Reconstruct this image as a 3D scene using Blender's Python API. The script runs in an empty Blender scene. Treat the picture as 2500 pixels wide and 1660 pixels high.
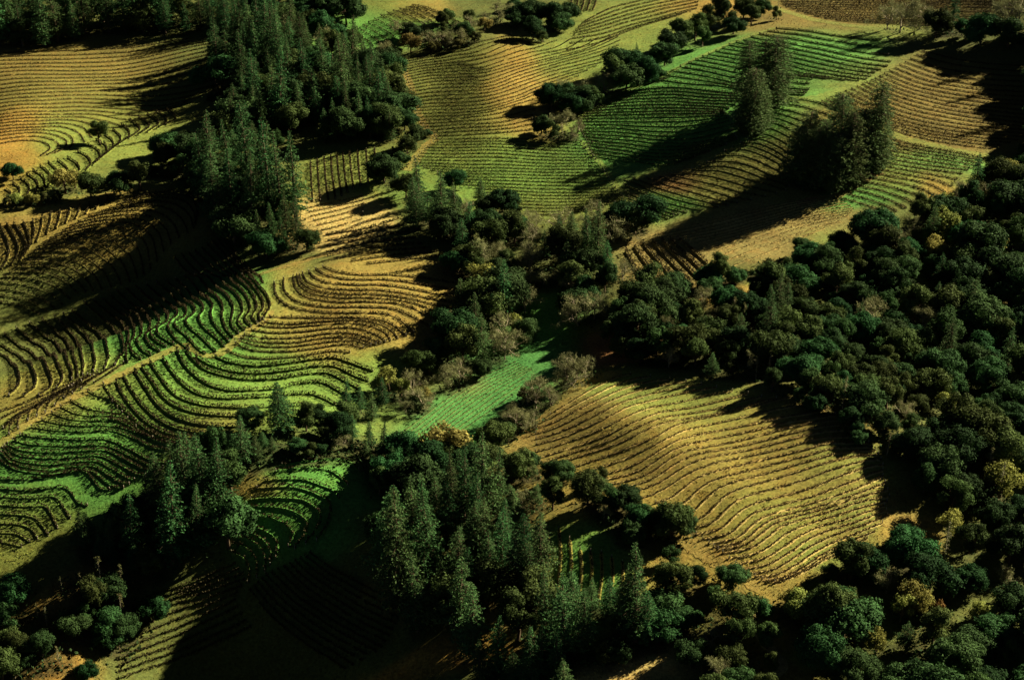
import bpy, math, random, json
import numpy as np
from mathutils import Vector

S = bpy.context.scene
COL = S.collection
R = math.radians

# ------------------------------------------------------------------ camera, sky, sun, exposure
CAM_H = 295.0
cam_data = bpy.data.cameras.new('camera')
cam = bpy.data.objects.new('camera', cam_data)
COL.objects.link(cam)
cam.location = (0, 0, CAM_H)
cam.rotation_euler = (R(90 - 30.0), 0, 0)
cam_data.sensor_width = 36
cam_data.lens = 18 / math.tan(R(33.0 / 2))
cam_data.clip_start = 1
cam_data.clip_end = 20000
S.camera = cam

SUN_EL, SUN_AZ = R(24), R(57)          # azimuth clockwise from +Y
world = bpy.data.worlds.new('World')
S.world = world
world.use_nodes = True
wn = world.node_tree
sky = wn.nodes.new('ShaderNodeTexSky')
sky.sky_type = 'NISHITA'
sky.sun_disc = False
sky.sun_elevation = SUN_EL
sky.sun_rotation = SUN_AZ
sky.air_density = 0.06
sky.dust_density = 0.02
sky.ozone_density = 0.3
wn.links.new(sky.outputs[0], wn.nodes['Background'].inputs[0])
wn.nodes['Background'].inputs[1].default_value = 0.05

sun_data = bpy.data.lights.new('sun', 'SUN')
sun_data.energy = 5.0
sun_data.angle = R(0.5)
sun_data.color = (1.0, 0.91, 0.69)
sun = bpy.data.objects.new('sun', sun_data)
COL.objects.link(sun)
sd = Vector((math.sin(SUN_AZ) * math.cos(SUN_EL), math.cos(SUN_AZ) * math.cos(SUN_EL), math.sin(SUN_EL)))
sun.rotation_euler = sd.to_track_quat('Z', 'Y').to_euler()
sun.location = (300, 500, 400)

S.view_settings.view_transform = 'Standard'
S.view_settings.look = 'None'
S.view_settings.exposure = 2.0
S.view_settings.gamma = 1
S.view_settings.use_curve_mapping = False
S.cycles.max_bounces = 4
S.cycles.diffuse_bounces = 2
S.cycles.transparent_max_bounces = 4

rng = np.random.default_rng(7)
random.seed(7)

# ------------------------------------------------------------------ terrain
#HEIGHT_BEGIN
BUMPS = [[201.333, 506.206, 0.0, 150, 220, 4], [-150.231, 548.911, 0.589, 37.369, 28, -14], [-171.565, 599.493, 0.375, 34.693, 22, 4], [-8.973, 743.353, -1.579, 46.798, 15, 5], [150.034, 726.931, 0.0, 60, 70, 12], [42.962, 432.206, -1.071, 36.417, 10, 3.0], [67.361, 426.375, 0.0, 45, 55, 9], [-120.687, 494.956, 0.768, 54.353, 22, 6], [-12.073, 492.521, -2.022, 59.613, 38, -7], [-131.615, 417.426, 0.0, 35, 35, 6], [-191.744, 524.191, 0.0, 50, 36, -9], [-130.233, 515.024, 0.598, 46.816, 18, 7], [-218.491, 692.365, 0.0, 22, 45, 7], [120.852, 660.364, 0.0, 45, 50, 6], [-47.706, 536.721, 0.0, 18, 18, 3], [-62.067, 424.112, 0.0, 30, 40, 3], [-90.906, 345.822, 0.0, 44, 44, -34], [-116.866, 372.639, 0.0, 16, 20, 9], [-119.673, 344.128, 0.0, 14, 18, 8], [-26.382, 380.267, 0.0, 22, 34, 4], [-79.114, 430.952, 0.0, 24, 26, 12], [20.496, 386.13, 0.0, 16, 22, 5.5], [99.455, 440.321, 0.0, 24, 28, 6], [265.315, 799.063, 0.0, 45, 60, 28], [-126.789, 769.988, 0.0, 26, 40, 4], [-154.838, 742.607, 0.0, 30, 50, -4]]      # x, y, rotation, sigma_u, sigma_v, amplitude; some dips and rises added to steer shade
def height(x, y):
    x = np.asarray(x, float); y = np.asarray(y, float)
    z = np.zeros(np.broadcast(x, y).shape)
    for bx, by, a, su, sv, amp in BUMPS:
        dx, dy = x - bx, y - by
        u = dx * math.cos(a) + dy * math.sin(a)
        v = -dx * math.sin(a) + dy * math.cos(a)
        z = z + amp * np.exp(-0.5 * ((u / su) ** 2 + (v / sv) ** 2))
    z = z + 0.7 * np.sin(x / 23.0 + 1.3 * np.sin(y / 41.0)) * np.sin(y / 29.0 + 0.8)
    z = z + 0.22 * np.sin(x / 7.3 + 2.0 * np.sin(y / 19.0)) * np.sin(y / 8.9 + 1.1 * np.sin(x / 15.0))
    return z
#HEIGHT_END

FIELDS = json.loads(r'''[{"name":"curved terraces above the hilltop track","g":[[[-185.87,531.7],[-181.85,528.92],[-176.69,522.44],[-162.97,488.22],[-158.79,477.06],[-158.2,470.9],[-159.44,465.95]],[[-183.64,542.78],[-176.77,536.88],[-169.6,528.63],[-151.65,483.66],[-148.0,475.05],[-147.12,469.15],[-149.54,464.55]],[[-176.47,550.71],[-169.65,544.78],[-162.53,536.08],[-146.2,488.91],[-142.45,479.71],[-141.09,473.62]],[[-168.31,555.22],[-161.54,548.1],[-155.76,536.6],[-140.69,487.68],[-139.06,481.65],[-138.17,476.43]],[[-162.65,558.74],[-154.93,551.06],[-147.89,540.12],[-133.45,492.61],[-132.22,486.78],[-132.01,480.9]],[[-158.69,562.6],[-150.29,554.15],[-142.86,541.2],[-129.02,496.52],[-128.5,488.77],[-129.29,482.49]],[[-152.02,564.35],[-143.5,555.52],[-138.61,548.71],[-127.46,506.93],[-127.07,497.34],[-124.76,490.76],[-121.49,486.97]],[[-147.36,568.04],[-138.7,558.39],[-132.66,548.61],[-122.95,511.26],[-122.81,502.52],[-119.98,495.76],[-116.25,492.14]],[[-140.62,570.12],[-132.03,559.35],[-126.21,548.94],[-117.91,517.39],[-119.67,508.38],[-117.96,502.04],[-112.39,496.84]],[[-133.14,571.61],[-125.4,560.65],[-118.39,542.68],[-112.01,519.53],[-114.58,512.76],[-113.13,507.61],[-108.52,501.8],[-104.53,495.99],[-101.58,493.42]],[[-125.99,571.75],[-119.52,561.05],[-110.57,535.57],[-106.45,522.15],[-106.98,515.53],[-105.06,510.08],[-101.79,505.7],[-98.13,501.87],[-96.15,498.74]],[[-118.92,572.5],[-114.05,564.06],[-105.53,539.24],[-100.11,523.51],[-98.93,515.45],[-97.0,509.06],[-93.76,504.35]],[[-108.36,565.8],[-100.52,543.34],[-94.83,528.41],[-92.61,520.17],[-93.31,513.23],[-90.65,508.83]],[[-102.27,564.83],[-94.82,543.29],[-90.28,531.11],[-88.14,523.01],[-88.99,516.85],[-87.01,513.63]],[[-95.99,558.32],[-90.06,541.6],[-86.11,532.7],[-83.79,524.86],[-84.54,519.73],[-85.21,516.32]]],"c":[2,2,2,2,1,2,2,2,2,2,2,2,2,2],"h":0.935,"dens":15,"strip":"grass","sw":0.9,"bank":0.5,"last":true,"big":true,"side":"the left edge","look":"dormant"},
{"name":"narrow strip along the hilltop track","g":[[[-159.87,456.18],[-153.42,460.07],[-147.25,465.38],[-141.18,471.74],[-136.65,476.4]],[[-158.67,451.54],[-153.99,456.4],[-146.81,463.5],[-139.67,471.71],[-134.02,478.35]],[[-153.66,443.08],[-154.53,448.67],[-152.82,453.66],[-148.19,458.9],[-142.67,467.14],[-137.85,472.61]],[[-149.55,450.18],[-150.29,455.33],[-147.92,459.81],[-144.53,464.4],[-141.08,468.96]],[[-145.2,454.46],[-145.46,459.8],[-143.25,465.31],[-140.17,469.41]],[[-141.16,462.58],[-140.37,465.77],[-137.46,470.76],[-134.42,475.4]],[[-136.88,468.03],[-135.74,472.12],[-132.7,476.86],[-128.89,483.01]],[[-133.64,471.65],[-130.59,476.4],[-126.56,484.13]]],"c":[1,2,2,2,2,2,1],"h":0.77,"dens":15,"strip":"dry","sw":0.9,"bank":0.15,"last":true,"big":true,"side":"the left edge","look":"dormant"},
{"name":"sweeping field below the hilltop track","g":[[[-122.23,480.02],[-116.85,469.91],[-111.64,460.36],[-105.1,451.44],[-96.42,443.75],[-86.13,439.59],[-76.97,441.89],[-70.54,447.13],[-66.19,450.51]],[[-118.16,485.42],[-113.08,476.6],[-108.75,468.99],[-103.17,462.61],[-93.83,457.09],[-81.26,454.99],[-72.05,458.65],[-65.15,462.02],[-60.82,458.23]],[[-114.63,488.64],[-110.32,480.99],[-104.94,472.83],[-98.41,466.58],[-90.05,464.06],[-78.09,466.86],[-66.46,473.35],[-60.72,471.15],[-56.4,467.63]],[[-110.86,493.77],[-107.73,486.94],[-103.12,480.16],[-96.57,473.72],[-88.62,470.85],[-76.69,474.88],[-67.36,481.51],[-61.87,482.62],[-57.48,479.16],[-53.04,474.73]],[[-107.87,494.32],[-104.41,488.5],[-99.62,483.71],[-92.65,481.03],[-85.01,480.57],[-75.22,483.49],[-65.53,488.46],[-60.48,489.51],[-54.98,485.41],[-49.53,481.29]],[[-104.34,491.34],[-99.71,487.65],[-92.21,484.96],[-83.1,485.36],[-73.3,489.07],[-63.49,494.07],[-58.3,494.04],[-52.8,490.18],[-47.32,487.24]],[[-98.42,492.8],[-92.96,490.32],[-85.22,489.95],[-76.27,492.54],[-66.42,497.49],[-59.81,499.49],[-54.43,497.62],[-46.34,493.95]]],"c":[2,1,1,1,1,1],"h":1.265,"dens":15,"strip":"grass","sw":0.9,"bank":0.6,"last":true,"big":true,"side":"the left edge","look":"dormant"},
{"name":"tan nose right of the terraces","g":[[[-68.89,558.52],[-63.32,553.83],[-54.66,551.74],[-43.51,553.78],[-32.23,554.52],[-20.85,553.59]],[[-75.69,552.78],[-73.15,545.08],[-67.06,540.03],[-56.45,539.13],[-48.27,540.86],[-37.23,541.57],[-26.06,540.47],[-17.13,540.24]],[[-78.76,549.92],[-76.74,539.71],[-71.86,532.77],[-61.28,530.84],[-50.49,532.78],[-39.59,533.96],[-31.21,530.98],[-23.99,528.32]],[[-84.8,544.15],[-82.59,533.02],[-77.16,525.95],[-66.17,524.3],[-52.75,525.93],[-44.66,526.91],[-38.54,524.28],[-33.94,518.45]],[[-83.34,518.59],[-76.49,519.56],[-63.26,521.72],[-52.57,523.28],[-44.42,522.88],[-39.39,519.7],[-36.51,516.05]],[[-86.4,512.88],[-78.53,513.47],[-68.2,516.72],[-57.69,519.51],[-49.6,519.3],[-43.49,516.16],[-41.67,512.28]],[[-90.39,506.71],[-83.06,506.68],[-72.8,509.08],[-62.56,513.28],[-54.62,514.26],[-47.52,511.94],[-44.73,509.93]],[[-92.82,501.09],[-86.31,498.85],[-77.1,500.04],[-67.03,503.9],[-56.8,507.92],[-50.36,506.73]],[[-98.42,492.8],[-92.96,490.32],[-85.22,489.95],[-76.27,492.54],[-66.42,497.49],[-59.81,499.49]]],"c":[3,3,2,1,2,2,3,2],"h":0.715,"dens":15,"strip":"dry","sw":0.9,"bank":0.25,"last":false,"big":true,"side":"the right edge","look":"dormant"},
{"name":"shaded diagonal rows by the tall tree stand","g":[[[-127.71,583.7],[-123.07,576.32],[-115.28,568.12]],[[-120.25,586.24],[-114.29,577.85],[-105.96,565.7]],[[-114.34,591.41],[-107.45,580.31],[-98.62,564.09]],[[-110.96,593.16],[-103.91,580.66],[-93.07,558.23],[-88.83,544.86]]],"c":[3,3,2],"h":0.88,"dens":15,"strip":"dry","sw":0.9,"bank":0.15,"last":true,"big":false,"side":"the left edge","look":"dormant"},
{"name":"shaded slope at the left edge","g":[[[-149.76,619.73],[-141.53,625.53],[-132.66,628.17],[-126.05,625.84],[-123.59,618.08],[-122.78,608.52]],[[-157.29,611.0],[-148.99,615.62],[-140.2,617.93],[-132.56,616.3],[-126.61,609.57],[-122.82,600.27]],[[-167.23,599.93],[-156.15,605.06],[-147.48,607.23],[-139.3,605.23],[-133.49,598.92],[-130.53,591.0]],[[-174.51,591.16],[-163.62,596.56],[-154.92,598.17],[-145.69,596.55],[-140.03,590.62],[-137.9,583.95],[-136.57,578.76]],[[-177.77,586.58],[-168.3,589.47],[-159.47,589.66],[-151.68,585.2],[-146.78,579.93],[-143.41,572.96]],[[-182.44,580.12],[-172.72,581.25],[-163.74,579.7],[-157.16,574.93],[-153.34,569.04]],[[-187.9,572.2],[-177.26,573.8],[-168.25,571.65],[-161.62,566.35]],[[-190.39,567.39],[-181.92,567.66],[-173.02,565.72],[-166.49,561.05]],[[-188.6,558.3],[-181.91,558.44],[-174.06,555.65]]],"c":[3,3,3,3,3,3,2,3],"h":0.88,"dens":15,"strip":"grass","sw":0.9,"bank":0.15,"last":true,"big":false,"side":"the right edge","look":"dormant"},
{"name":"barred field under the pale ridge road","g":[[[-196.55,596.58],[-193.43,590.75],[-190.23,584.03],[-189.57,577.85],[-190.94,573.13]],[[-191.33,597.49],[-186.89,590.85],[-183.83,584.45],[-184.9,577.69]],[[-184.67,599.95],[-182.56,592.94],[-182.38,586.12],[-182.97,583.0]],[[-178.72,605.84],[-177.72,598.3],[-177.56,591.65]],[[-172.22,609.61],[-171.6,603.75],[-171.8,598.69]],[[-165.91,614.34],[-165.05,610.23],[-165.26,605.28]],[[-160.5,620.81],[-159.27,617.85],[-159.62,613.5]]],"c":[2,2,2,2,2,2],"h":0.99,"dens":15,"strip":"grass","sw":0.9,"bank":0.5,"last":true,"big":false,"side":"the left edge","look":"dormant"},
{"name":"brown level field under the far conifers","g":[[[-244.39,782.73],[-222.74,786.1],[-201.26,790.61],[-179.93,797.16],[-165.8,803.74],[-151.01,807.45],[-136.57,814.42]],[[-238.21,759.48],[-216.9,761.85],[-196.53,767.94],[-176.44,777.97],[-155.7,788.83],[-134.11,797.11]],[[-231.05,732.93],[-211.31,738.82],[-192.62,749.42],[-173.16,759.86],[-152.31,767.59],[-130.65,772.48]],[[-225.26,711.3],[-206.46,718.55],[-188.85,731.59],[-169.02,737.4],[-148.03,740.65],[-134.16,744.97]],[[-220.69,693.66],[-202.5,701.53],[-190.87,709.24],[-178.46,714.45],[-164.63,714.06],[-152.02,721.64]],[[-218.35,684.47],[-203.16,690.15],[-192.9,697.05],[-184.41,697.69],[-177.34,689.36]],[[-216.78,678.22],[-201.8,684.17],[-193.02,688.67],[-185.95,686.23],[-181.38,677.21]],[[-215.36,672.47],[-203.66,678.05],[-195.57,679.61],[-188.9,675.88],[-187.66,667.46],[-190.15,661.42]],[[-213.68,665.57],[-205.05,670.08],[-197.43,670.72],[-193.01,665.49],[-194.87,656.9]]],"c":[4,4,4,4,3,2,2,2],"h":0.55,"dens":15,"strip":"dry","sw":0.9,"bank":0.15,"last":true,"big":false,"side":"the upper edge","look":"dormant"},
{"name":"chevron field around the lone tree","g":[[[-154.91,722.06],[-149.84,713.24],[-148.12,707.27],[-151.39,702.19]],[[-162.06,715.18],[-156.66,708.45],[-154.91,702.62],[-157.82,692.59]],[[-168.26,707.84],[-163.45,700.6],[-161.59,694.54],[-164.23,684.0]],[[-172.99,694.26],[-167.9,685.63],[-167.26,675.93],[-169.93,666.5]],[[-179.4,674.09],[-174.49,669.5],[-171.46,661.26],[-172.95,652.95]],[[-184.38,658.46],[-179.47,653.49],[-176.89,647.47],[-176.66,640.68]],[[-190.6,652.08],[-185.99,645.63],[-183.96,639.53],[-183.7,632.99]],[[-195.03,643.81],[-190.0,638.47],[-186.98,630.98],[-186.78,624.88]],[[-198.24,636.12],[-193.75,630.52],[-191.74,624.78],[-191.63,619.15]],[[-201.99,625.96],[-198.49,621.88],[-197.99,614.9],[-199.67,609.42]]],"c":[2,2,2,3,2,2,2,2,2],"h":0.935,"dens":15,"strip":"grass","sw":0.9,"bank":0.4,"last":true,"big":false,"side":"the right edge","look":"dormant"},
{"name":"small square plot","g":[[[-83.67,658.21],[-81.48,640.0],[-78.8,619.5]],[[-75.71,663.88],[-73.07,642.21],[-69.97,621.39]],[[-68.11,667.32],[-65.86,647.84],[-63.48,629.94]],[[-57.78,670.12],[-56.29,653.56],[-54.82,636.71]]],"c":[3,3,3],"h":1.1,"dens":15,"strip":"dry","sw":0.9,"bank":0.15,"last":true,"big":true,"side":"the left edge","look":"dormant"},
{"name":"pale straw plot","g":[[[-80.46,614.02],[-69.22,619.32],[-59.58,623.31]],[[-76.98,603.58],[-67.59,607.6],[-58.21,613.14]],[[-71.02,591.66],[-65.77,593.49],[-58.29,597.97]]],"c":[3,3],"h":0.55,"dens":15,"strip":"straw","sw":0.9,"bank":0.15,"last":true,"big":true,"side":"the upper edge","look":"dormant"},
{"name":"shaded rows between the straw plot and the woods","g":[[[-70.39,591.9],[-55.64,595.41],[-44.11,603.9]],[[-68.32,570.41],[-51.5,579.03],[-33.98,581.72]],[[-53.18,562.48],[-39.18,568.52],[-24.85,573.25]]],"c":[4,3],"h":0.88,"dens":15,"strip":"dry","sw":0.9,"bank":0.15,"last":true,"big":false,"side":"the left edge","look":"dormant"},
{"name":"rolling top field","g":[[[-51.66,775.39],[-42.96,780.14],[-31.96,786.27],[-20.73,788.51],[-9.5,793.89],[-0.43,802.0]],[[-50.44,766.48],[-38.89,771.93],[-24.06,771.81],[-12.94,770.55],[-5.63,778.94],[1.83,791.61],[8.62,791.88]],[[-49.15,756.03],[-38.44,761.05],[-23.74,759.33],[-12.71,753.49],[-1.88,763.03],[9.22,776.08],[20.54,784.66],[28.45,798.54]],[[-46.89,740.87],[-34.19,745.62],[-19.67,740.42],[-12.47,736.39],[-3.98,742.27],[9.05,758.91],[23.94,771.47],[39.25,784.56],[51.3,799.9]],[[-44.36,725.83],[-33.5,727.41],[-19.27,722.44],[-8.77,721.72],[1.72,732.47],[16.18,750.3],[30.93,759.9],[45.94,768.91]],[[-42.57,710.76],[-32.87,710.7],[-18.93,706.18],[-8.63,706.51],[1.68,714.74],[15.89,733.54],[30.47,746.17]],[[-39.85,696.62],[-25.47,694.65],[-11.88,692.98],[-1.74,696.55],[9.91,706.47]],[[-33.11,681.22],[-18.36,679.37],[-5.04,679.81],[8.32,684.44]]],"c":[3,3,4,4,4,4,4],"h":0.55,"dens":15,"strip":"grass","sw":0.9,"bank":0.15,"last":true,"big":true,"side":"the upper edge","look":"dormant"},
{"name":"fanning rows at the top of the rolling field","g":[[[36.28,825.55],[49.65,843.33],[62.12,852.34],[74.84,861.89]],[[31.18,812.42],[44.68,821.45],[61.02,834.52],[77.5,844.35],[94.43,853.72]],[[29.25,799.8],[43.96,805.58],[59.92,816.82],[76.09,826.24],[92.92,837.65]],[[23.94,771.47],[39.25,784.56],[51.3,799.9],[63.41,811.1],[79.72,823.0]]],"c":[3,3,3],"h":0.77,"dens":15,"strip":"dry","sw":0.9,"bank":0.15,"last":false,"big":false,"side":"the upper edge","look":"dormant"},
{"name":"short barred rows behind the big round oaks","g":[[[31.36,869.08],[30.58,856.58],[29.43,844.74]],[[44.37,868.22],[42.97,854.42],[40.88,842.45]]],"c":[4],"h":0.99,"dens":15,"strip":"dry","sw":0.9,"bank":0.15,"last":true,"big":false,"side":"the left edge","look":"dormant"},
{"name":"flat green field","g":[[[-32.3,677.65],[-18.28,675.61],[-5.01,674.4],[11.54,674.23],[29.3,671.34]],[[-36.49,666.85],[-18.03,664.0],[8.11,662.13],[32.79,659.55]],[[-39.84,654.47],[-17.75,650.94],[8.0,650.25],[36.17,647.72]],[[-30.35,643.09],[-11.16,639.61],[14.22,638.28],[38.78,635.4]],[[-17.31,630.16],[1.52,626.8],[20.24,625.29],[41.91,622.99]],[[-1.59,615.99],[13.8,614.11],[29.18,614.36],[43.33,614.89]],[[9.4,606.09],[16.7,605.61],[25.87,607.07],[30.78,607.95]]],"c":[4,4,4,4,4,3],"h":0.462,"dens":15,"strip":"grass","sw":0.8,"bank":0.15,"last":true,"big":true,"side":"the upper edge","look":"dormant"},
{"name":"steep field behind the lone redwood group","g":[[[127.01,794.7],[136.03,789.79],[148.73,776.74],[161.3,765.38],[170.53,760.72]],[[113.45,782.3],[123.18,772.42],[135.11,759.64],[147.15,745.76],[159.27,734.49],[168.87,729.7]],[[102.12,773.53],[113.55,760.08],[125.66,744.25],[137.41,729.38],[149.7,719.84],[159.25,715.45]],[[91.3,761.08],[104.69,746.29],[118.72,729.91],[128.49,716.57],[140.84,708.32],[150.42,704.58]],[[80.82,749.6],[92.91,735.95],[102.15,725.27],[117.99,714.86],[130.39,706.83]],[[72.28,741.29],[85.25,729.25],[99.96,712.34],[116.1,701.07],[127.23,694.75]],[[64.51,731.94],[77.56,721.24],[90.46,712.8],[99.12,705.13],[115.03,693.26],[124.32,688.65]]],"c":[3,3,3,3,2,2],"h":0.715,"dens":15,"strip":"grass","sw":0.9,"bank":0.35,"last":true,"big":true,"side":"the right edge","look":"dormant"},
{"name":"field left of the lone redwood group","g":[[[46.29,719.29],[56.9,722.59],[70.52,719.52],[83.47,710.97],[97.19,700.07]],[[38.96,710.61],[52.83,712.7],[69.6,707.91],[82.41,699.72],[97.61,691.89]],[[33.21,704.17],[48.84,702.86],[62.15,699.09],[75.14,693.59],[87.8,686.76],[89.97,682.36]],[[28.85,696.44],[44.98,693.93],[61.46,689.34],[71.13,685.35],[82.71,682.05],[90.34,679.59]],[[29.16,685.73],[44.44,683.55],[60.47,675.23],[76.41,670.37],[91.4,671.32]],[[30.2,677.37],[43.87,672.38],[59.7,664.13],[75.17,656.63],[91.35,658.91]],[[31.85,668.19],[46.5,660.65],[61.98,651.4],[77.75,649.93],[92.02,653.16]],[[33.38,657.07],[45.95,650.53],[61.25,641.47],[74.1,644.4]]],"c":[3,3,3,3,3,3,3],"h":0.66,"dens":15,"strip":"grass","sw":0.9,"bank":0.35,"last":true,"big":true,"side":"the upper edge","look":"dormant"},
{"name":"arched field between the redwood clumps","g":[[[116.15,686.98],[126.52,681.18],[135.13,673.06],[142.03,663.25]],[[110.38,678.16],[118.54,671.1],[127.09,662.97],[132.29,654.75]],[[105.14,667.34],[110.81,661.36],[116.12,653.29],[121.18,643.93]],[[96.47,653.24],[101.99,651.62],[107.45,644.73],[112.08,636.76]],[[86.14,645.34],[93.66,645.07],[100.48,638.84],[105.91,632.05],[110.11,625.99]],[[78.58,638.52],[85.94,637.23],[93.56,632.8],[101.32,624.69],[108.99,617.16]],[[71.95,634.09],[82.2,630.78],[90.77,623.97],[99.19,616.98],[106.46,611.65]],[[63.71,632.49],[72.48,625.94],[82.29,618.94],[91.31,611.72],[98.19,608.37]],[[53.68,632.01],[62.97,623.03],[73.3,614.41],[82.94,607.1],[87.01,605.47]],[[44.93,632.36],[53.67,622.45],[63.4,612.64],[72.58,606.21],[79.51,602.87]],[[44.93,621.16],[52.48,613.67],[60.48,606.13],[67.35,601.4]],[[48.4,606.86],[55.37,602.25],[59.86,597.84]]],"c":[2,3,3,3,2,2,2,2,2,2,3],"h":0.605,"dens":15,"strip":"grass","sw":0.9,"bank":0.25,"last":true,"big":true,"side":"the right edge","look":"dormant"},
{"name":"brown slope at the upper right edge","g":[[[185.36,742.17],[197.43,732.58],[210.22,727.25],[226.7,723.08]],[[172.28,725.71],[183.11,713.91],[195.99,709.41],[222.76,706.07]],[[160.59,711.54],[170.02,700.05],[182.69,695.12],[199.05,692.17],[219.17,690.67]],[[151.07,700.65],[159.52,687.72],[172.95,680.56],[189.21,677.94],[215.5,675.46]],[[139.77,689.53],[148.9,676.83],[160.6,668.14],[176.1,663.23],[195.89,663.06],[212.44,662.95]],[[130.44,680.98],[140.7,667.15],[152.56,659.93],[164.55,654.39],[180.27,651.61],[196.43,651.14]]],"c":[4,4,4,4,4],"h":0.605,"dens":15,"strip":"dry","sw":0.9,"bank":0.15,"last":true,"big":false,"side":"the right edge","look":"dormant"},
{"name":"fan of rows right of the large redwood clump","g":[[[150.92,650.61],[166.38,646.94],[178.8,644.71],[191.02,641.83]],[[149.41,641.9],[161.74,639.43],[174.04,637.33],[186.71,634.2]],[[147.78,632.39],[156.82,630.09],[168.94,627.86],[178.7,626.56]],[[144.23,622.65],[153.65,619.84],[163.37,615.79],[168.4,610.27]],[[137.64,616.52],[146.36,613.59],[155.72,608.02],[160.1,602.44]],[[131.25,610.92],[139.26,607.72],[146.77,602.18],[150.71,597.46]],[[125.56,605.45],[132.21,601.73],[138.65,597.14],[142.6,592.47]]],"c":[3,3,3,2,2,2],"h":0.66,"dens":15,"strip":"dry","sw":0.9,"bank":0.15,"last":true,"big":false,"side":"the right edge","look":"dormant"},
{"name":"smooth tan band below the redwood shadow","g":[[[54.29,586.67],[69.54,591.98],[84.89,596.74],[103.5,602.41],[123.64,604.7]],[[63.31,581.29],[77.79,585.2],[96.24,591.88],[111.88,597.92],[127.45,602.12]],[[72.8,576.12],[83.26,581.16],[101.81,588.99],[117.27,593.9],[130.28,597.28]],[[76.04,567.69],[88.38,574.78],[103.95,582.91],[116.49,588.51],[127.59,591.64]],[[80.95,559.94],[92.12,567.26],[106.06,576.89],[117.57,583.85]]],"c":[4,3,3,2],"h":0.33,"dens":5,"strip":"straw","sw":0.7,"bank":0.15,"last":true,"big":false,"side":"the left edge","look":"dormant"},
{"name":"dark diagonal plot beside the central woods","g":[[[42.38,574.78],[45.47,558.73],[49.24,539.01]],[[49.15,580.26],[54.41,563.86],[59.84,546.28]],[[56.3,581.73],[61.55,566.8],[67.09,551.83]],[[62.15,581.45],[67.68,570.91],[71.5,562.38]]],"c":[2,2,2],"h":1.375,"dens":14,"strip":"grass","sw":0.9,"bank":0.6,"last":true,"big":true,"side":"the left edge","look":"dormant"},
{"name":"bright green valley meadow","g":[[[-35.07,453.34],[-28.77,464.83],[-19.29,481.33],[-9.19,493.61],[1.29,502.12]],[[-33.68,446.13],[-26.02,458.8],[-16.58,475.97],[-6.53,488.9],[3.91,498.28]],[[-31.51,441.63],[-23.39,454.83],[-13.91,470.39],[-3.9,483.98],[6.51,495.37]],[[-26.71,441.49],[-18.41,452.74],[-8.81,466.6],[0.22,478.55]]],"c":[3,3,3],"h":0.33,"dens":4,"strip":"dry","sw":0.35,"bank":0.15,"last":true,"big":false,"side":"the upper edge","look":"dormant"},
{"name":"big tan hill field","g":[[[12.07,459.93],[18.62,465.28],[26.42,473.43],[34.37,480.66],[38.5,481.74]],[[7.54,452.82],[15.9,455.91],[26.9,462.39],[36.3,470.87],[44.55,474.38],[50.58,474.55]],[[7.41,442.55],[18.01,445.05],[30.13,449.11],[37.74,455.32],[47.95,460.95],[56.96,463.12],[64.28,463.06]],[[7.3,433.61],[17.76,436.76],[29.63,438.99],[39.34,443.64],[46.93,448.93],[56.73,451.03],[66.67,454.11],[73.09,455.56]],[[10.5,427.97],[22.26,431.19],[33.99,433.15],[41.18,436.45],[48.6,440.86],[60.83,444.43],[75.62,449.13],[80.93,449.76]],[[13.68,423.78],[23.95,426.45],[33.26,428.02],[42.65,430.76],[50.27,438.08],[60.24,443.15],[72.47,446.59],[82.28,449.1],[87.24,450.41]],[[19.87,416.03],[28.09,416.88],[36.38,419.08],[43.01,423.04],[49.35,427.77],[59.15,432.79],[71.14,435.8],[83.01,437.63],[88.22,438.17],[94.2,440.35]],[[25.5,410.12],[34.57,411.6],[40.57,413.91],[45.35,417.76],[51.09,421.39],[60.61,424.76],[74.98,429.5],[84.55,432.09],[93.2,434.04],[99.09,435.49]],[[30.98,403.72],[37.36,406.12],[43.81,409.19],[49.01,412.96],[55.2,416.69],[64.7,420.26],[79.0,424.97],[88.57,427.83],[95.78,429.51],[102.53,430.62]],[[40.4,398.79],[45.42,401.09],[49.71,405.1],[54.0,408.55],[61.54,412.13],[73.48,417.27],[85.32,420.88],[92.56,423.55],[98.2,424.08],[104.95,425.36]],[[48.57,390.78],[53.96,392.86],[57.86,397.39],[61.3,401.06],[67.49,404.75],[79.38,410.18],[91.37,415.37],[100.64,418.99],[107.0,420.93]],[[50.77,385.93],[57.84,387.79],[62.17,392.22],[66.06,395.93],[73.59,399.79],[85.39,404.92],[95.17,410.38],[103.18,414.76],[107.59,416.29]],[[53.9,382.29],[61.78,384.08],[66.57,388.61],[69.98,391.79],[77.51,395.72],[89.28,400.78],[99.01,405.87],[106.78,411.56]],[[57.42,378.7],[65.71,380.62],[71.41,385.35],[74.42,388.62],[81.51,392.51],[90.93,396.75],[100.55,401.31],[107.27,403.65]],[[60.43,374.68],[68.71,376.75],[75.8,382.25],[79.28,385.64],[85.56,389.94],[94.97,394.15],[105.24,399.7]],[[63.46,371.29],[70.82,372.92],[77.37,377.72],[82.33,382.43],[89.56,387.33],[96.66,390.79],[105.53,396.15]],[[67.0,369.05],[73.02,370.19],[79.5,374.4],[84.45,379.08],[91.23,383.93],[100.84,389.44]],[[70.23,367.96],[75.56,370.23],[81.14,373.94],[85.06,377.34],[90.78,380.94],[95.52,383.62]]],"c":[2,3,2,2,1,2,2,2,2,3,2,2,3,2,2,2,2],"h":0.55,"dens":13,"strip":"cream","sw":0.95,"bank":0.15,"last":true,"big":true,"side":"the left edge","look":"dormant"},
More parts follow.
